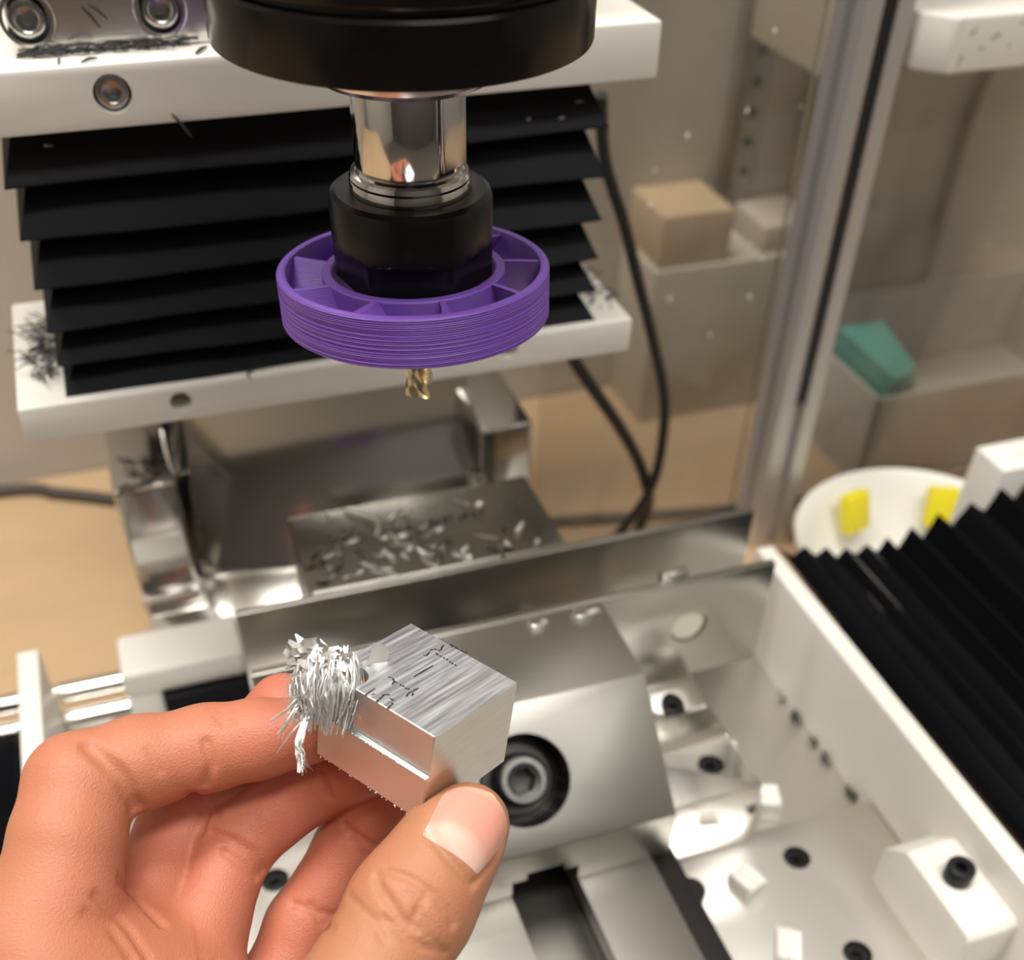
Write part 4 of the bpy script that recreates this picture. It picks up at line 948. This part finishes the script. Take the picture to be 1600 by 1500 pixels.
at_ = me.attributes.new('flush', 'FLOAT', 'POINT'); at_.data.foreach_set('value', np.clip(fl_, 0, 1).astype(np.float32))
def skin_mat():
    mt = bpy.data.materials.new('skin'); mt.use_nodes = True; nt = mt.node_tree; N = nt.nodes; L = nt.links; b = N['Principled BSDF']
    b.inputs['Roughness'].default_value = .46; b.inputs['Specular IOR Level'].default_value = .35
    b.inputs['Subsurface Weight'].default_value = .2; b.inputs['Subsurface Radius'].default_value = (1.0, .35, .2); b.inputs['Subsurface Scale'].default_value = .0022
    tc = N.new('ShaderNodeTexCoord'); at = N.new('ShaderNodeAttribute'); at.attribute_name = 'flush'
    n1 = N.new('ShaderNodeTexNoise'); n1.inputs['Scale'].default_value = 130; n1.inputs['Detail'].default_value = 4; L.new(tc.outputs['Object'], n1.inputs['Vector'])
    n3 = N.new('ShaderNodeTexNoise'); n3.inputs['Scale'].default_value = 45; n3.inputs['Detail'].default_value = 2; L.new(tc.outputs['Object'], n3.inputs['Vector'])
    ma = N.new('ShaderNodeMath'); ma.operation = 'MULTIPLY_ADD'; ma.inputs[1].default_value = .30; ma.inputs[2].default_value = -.15; L.new(n1.outputs['Fac'], ma.inputs[0])
    mb = N.new('ShaderNodeMath'); mb.operation = 'MULTIPLY_ADD'; mb.inputs[1].default_value = .5; mb.inputs[2].default_value = -.25; L.new(n3.outputs['Fac'], mb.inputs[0])
    mc = N.new('ShaderNodeMath'); mc.operation = 'ADD'; L.new(ma.outputs[0], mc.inputs[0]); L.new(mb.outputs[0], mc.inputs[1])
    md = N.new('ShaderNodeMath'); md.operation = 'ADD'; md.use_clamp = True; L.new(mc.outputs[0], md.inputs[0]); L.new(at.outputs['Fac'], md.inputs[1])
    cr = N.new('ShaderNodeValToRGB'); e = cr.color_ramp.elements
    e[0].position = 0.0; e[0].color = (.435, .205, .105, 1); e[1].position = 1.0; e[1].color = (.57, .172, .112, 1)
    m5 = e.new(.5); m5.color = (.53, .20, .115, 1)
    L.new(md.outputs[0], cr.inputs[0]); L.new(cr.outputs[0], b.inputs['Base Color'])
    n2 = N.new('ShaderNodeTexVoronoi'); n2.inputs['Scale'].default_value = 2600; L.new(tc.outputs['Object'], n2.inputs['Vector'])
    n4 = N.new('ShaderNodeTexNoise'); n4.inputs['Scale'].default_value = 2200; n4.inputs['Detail'].default_value = 5; L.new(tc.outputs['Object'], n4.inputs['Vector'])
    ad = N.new('ShaderNodeMath'); ad.operation = 'ADD'; L.new(n2.outputs['Distance'], ad.inputs[0]); L.new(n4.outputs['Fac'], ad.inputs[1])
    bp = N.new('ShaderNodeBump'); bp.inputs['Strength'].default_value = .3; bp.inputs['Distance'].default_value = .00022
    L.new(ad.outputs[0], bp.inputs['Height']); L.new(bp.outputs[0], b.inputs['Normal']); return mt
me.materials.append(skin_mat())
hand = bpy.data.objects.new('hand', me); COL.objects.link(hand)
tag(hand, 'bare left hand pinching the aluminium block between thumb and index finger', 'hand')
# thumbnail, draped on the thumb
NC = np.array((-25.3, -107.6, -39.2)); NT = np.array((-15.2, -97.4, -39.2)); CL = np.array((-27.9, -102.8, -37.7)); CRr = np.array((-22.8, -111.3, -43.7))
et = NT-NC; NL = np.linalg.norm(et); et /= NL
es = CRr-CL; es -= et*(es@et); es /= np.linalg.norm(es); en = np.cross(es, et); en *= np.sign(en@(np.array([CX, CY, CZ])-NC)); en /= np.linalg.norm(en)
bm = bmesh.new(); NSX, NTX = 24, 26; gridv = []
for j in range(NTX+1):
    t = j/NTX; wdt = 5.7+1.0*min(t/.5, 1)
    if t > .55: wdt *= max(0.0, 1-((t-.55)/.45)**2.6)**.5
    row = []
    for i in range(NSX+1):
        s_ = -1+2*i/NSX
        p = NC+et*(NL*t+.9*(s_*s_)*(1-t)*0.6)+es*(s_*max(wdt, .05)); o0 = 9.0; p0 = p+en*o0
        for _ in range(60):
            v_ = float(field_at(HD, p0[None])[0])
            if v_ < .03: break
            p0 = p0-en*max(v_*.7, .03)
            if (p0-p)@en < -6: break
        off = .06+.34*min(1, t*6)*(1-abs(s_)**4)
        row.append(bm.verts.new(p0+en*off))
    gridv.append(row)
for j in range(NTX):
    for i in range(NSX): bm.faces.new((gridv[j][i], gridv[j][i+1], gridv[j+1][i+1], gridv[j+1][i]))
bmesh.ops.smooth_vert(bm, verts=bm.verts[:], factor=.5, use_axis_x=True, use_axis_y=True, use_axis_z=True)
bmesh.ops.smooth_vert(bm, verts=bm.verts[:], factor=.5, use_axis_x=True, use_axis_y=True, use_axis_z=True)
nail = fin(bm, 'thumbnail', None, None, True)
nm = nail.data; tv = np.array([[(np.array(v.co)/S-NC)@et/NL, (np.array(v.co)/S-NC)@es/6.0] for v in nm.vertices])
a2 = nm.attributes.new('along', 'FLOAT', 'POINT'); a2.data.foreach_set('value', (tv[:, 0]+.10*tv[:, 1]**2).astype(np.float32))
mt = bpy.data.materials.new('nail'); mt.use_nodes = True; N = mt.node_tree.nodes; L = mt.node_tree.links; b = N['Principled BSDF']
at = N.new('ShaderNodeAttribute'); at.attribute_name = 'along'; cr = N.new('ShaderNodeValToRGB'); e = cr.color_ramp.elements
e[0].position = 0; e[0].color = (.72, .47, .38, 1); e[1].position = 1; e[1].color = (.76, .56, .42, 1)
for ps_, c_ in ((.22, (.72, .46, .37)), (.36, (.69, .33, .255)), (.84, (.72, .33, .25)), (.93, (.74, .42, .31))):
    q = e.new(ps_); q.color = (*c_, 1)
L.new(at.outputs['Fac'], cr.inputs[0]); L.new(cr.outputs[0], b.inputs['Base Color'])
b.inputs['Roughness'].default_value = .42; b.inputs['Specular IOR Level'].default_value = .3; b.inputs['Subsurface Weight'].default_value = .1; b.inputs['Subsurface Scale'].default_value = .001
nm.materials.append(mt); nail.parent = hand; nail['label'] = 'pink thumbnail with a pale half moon'
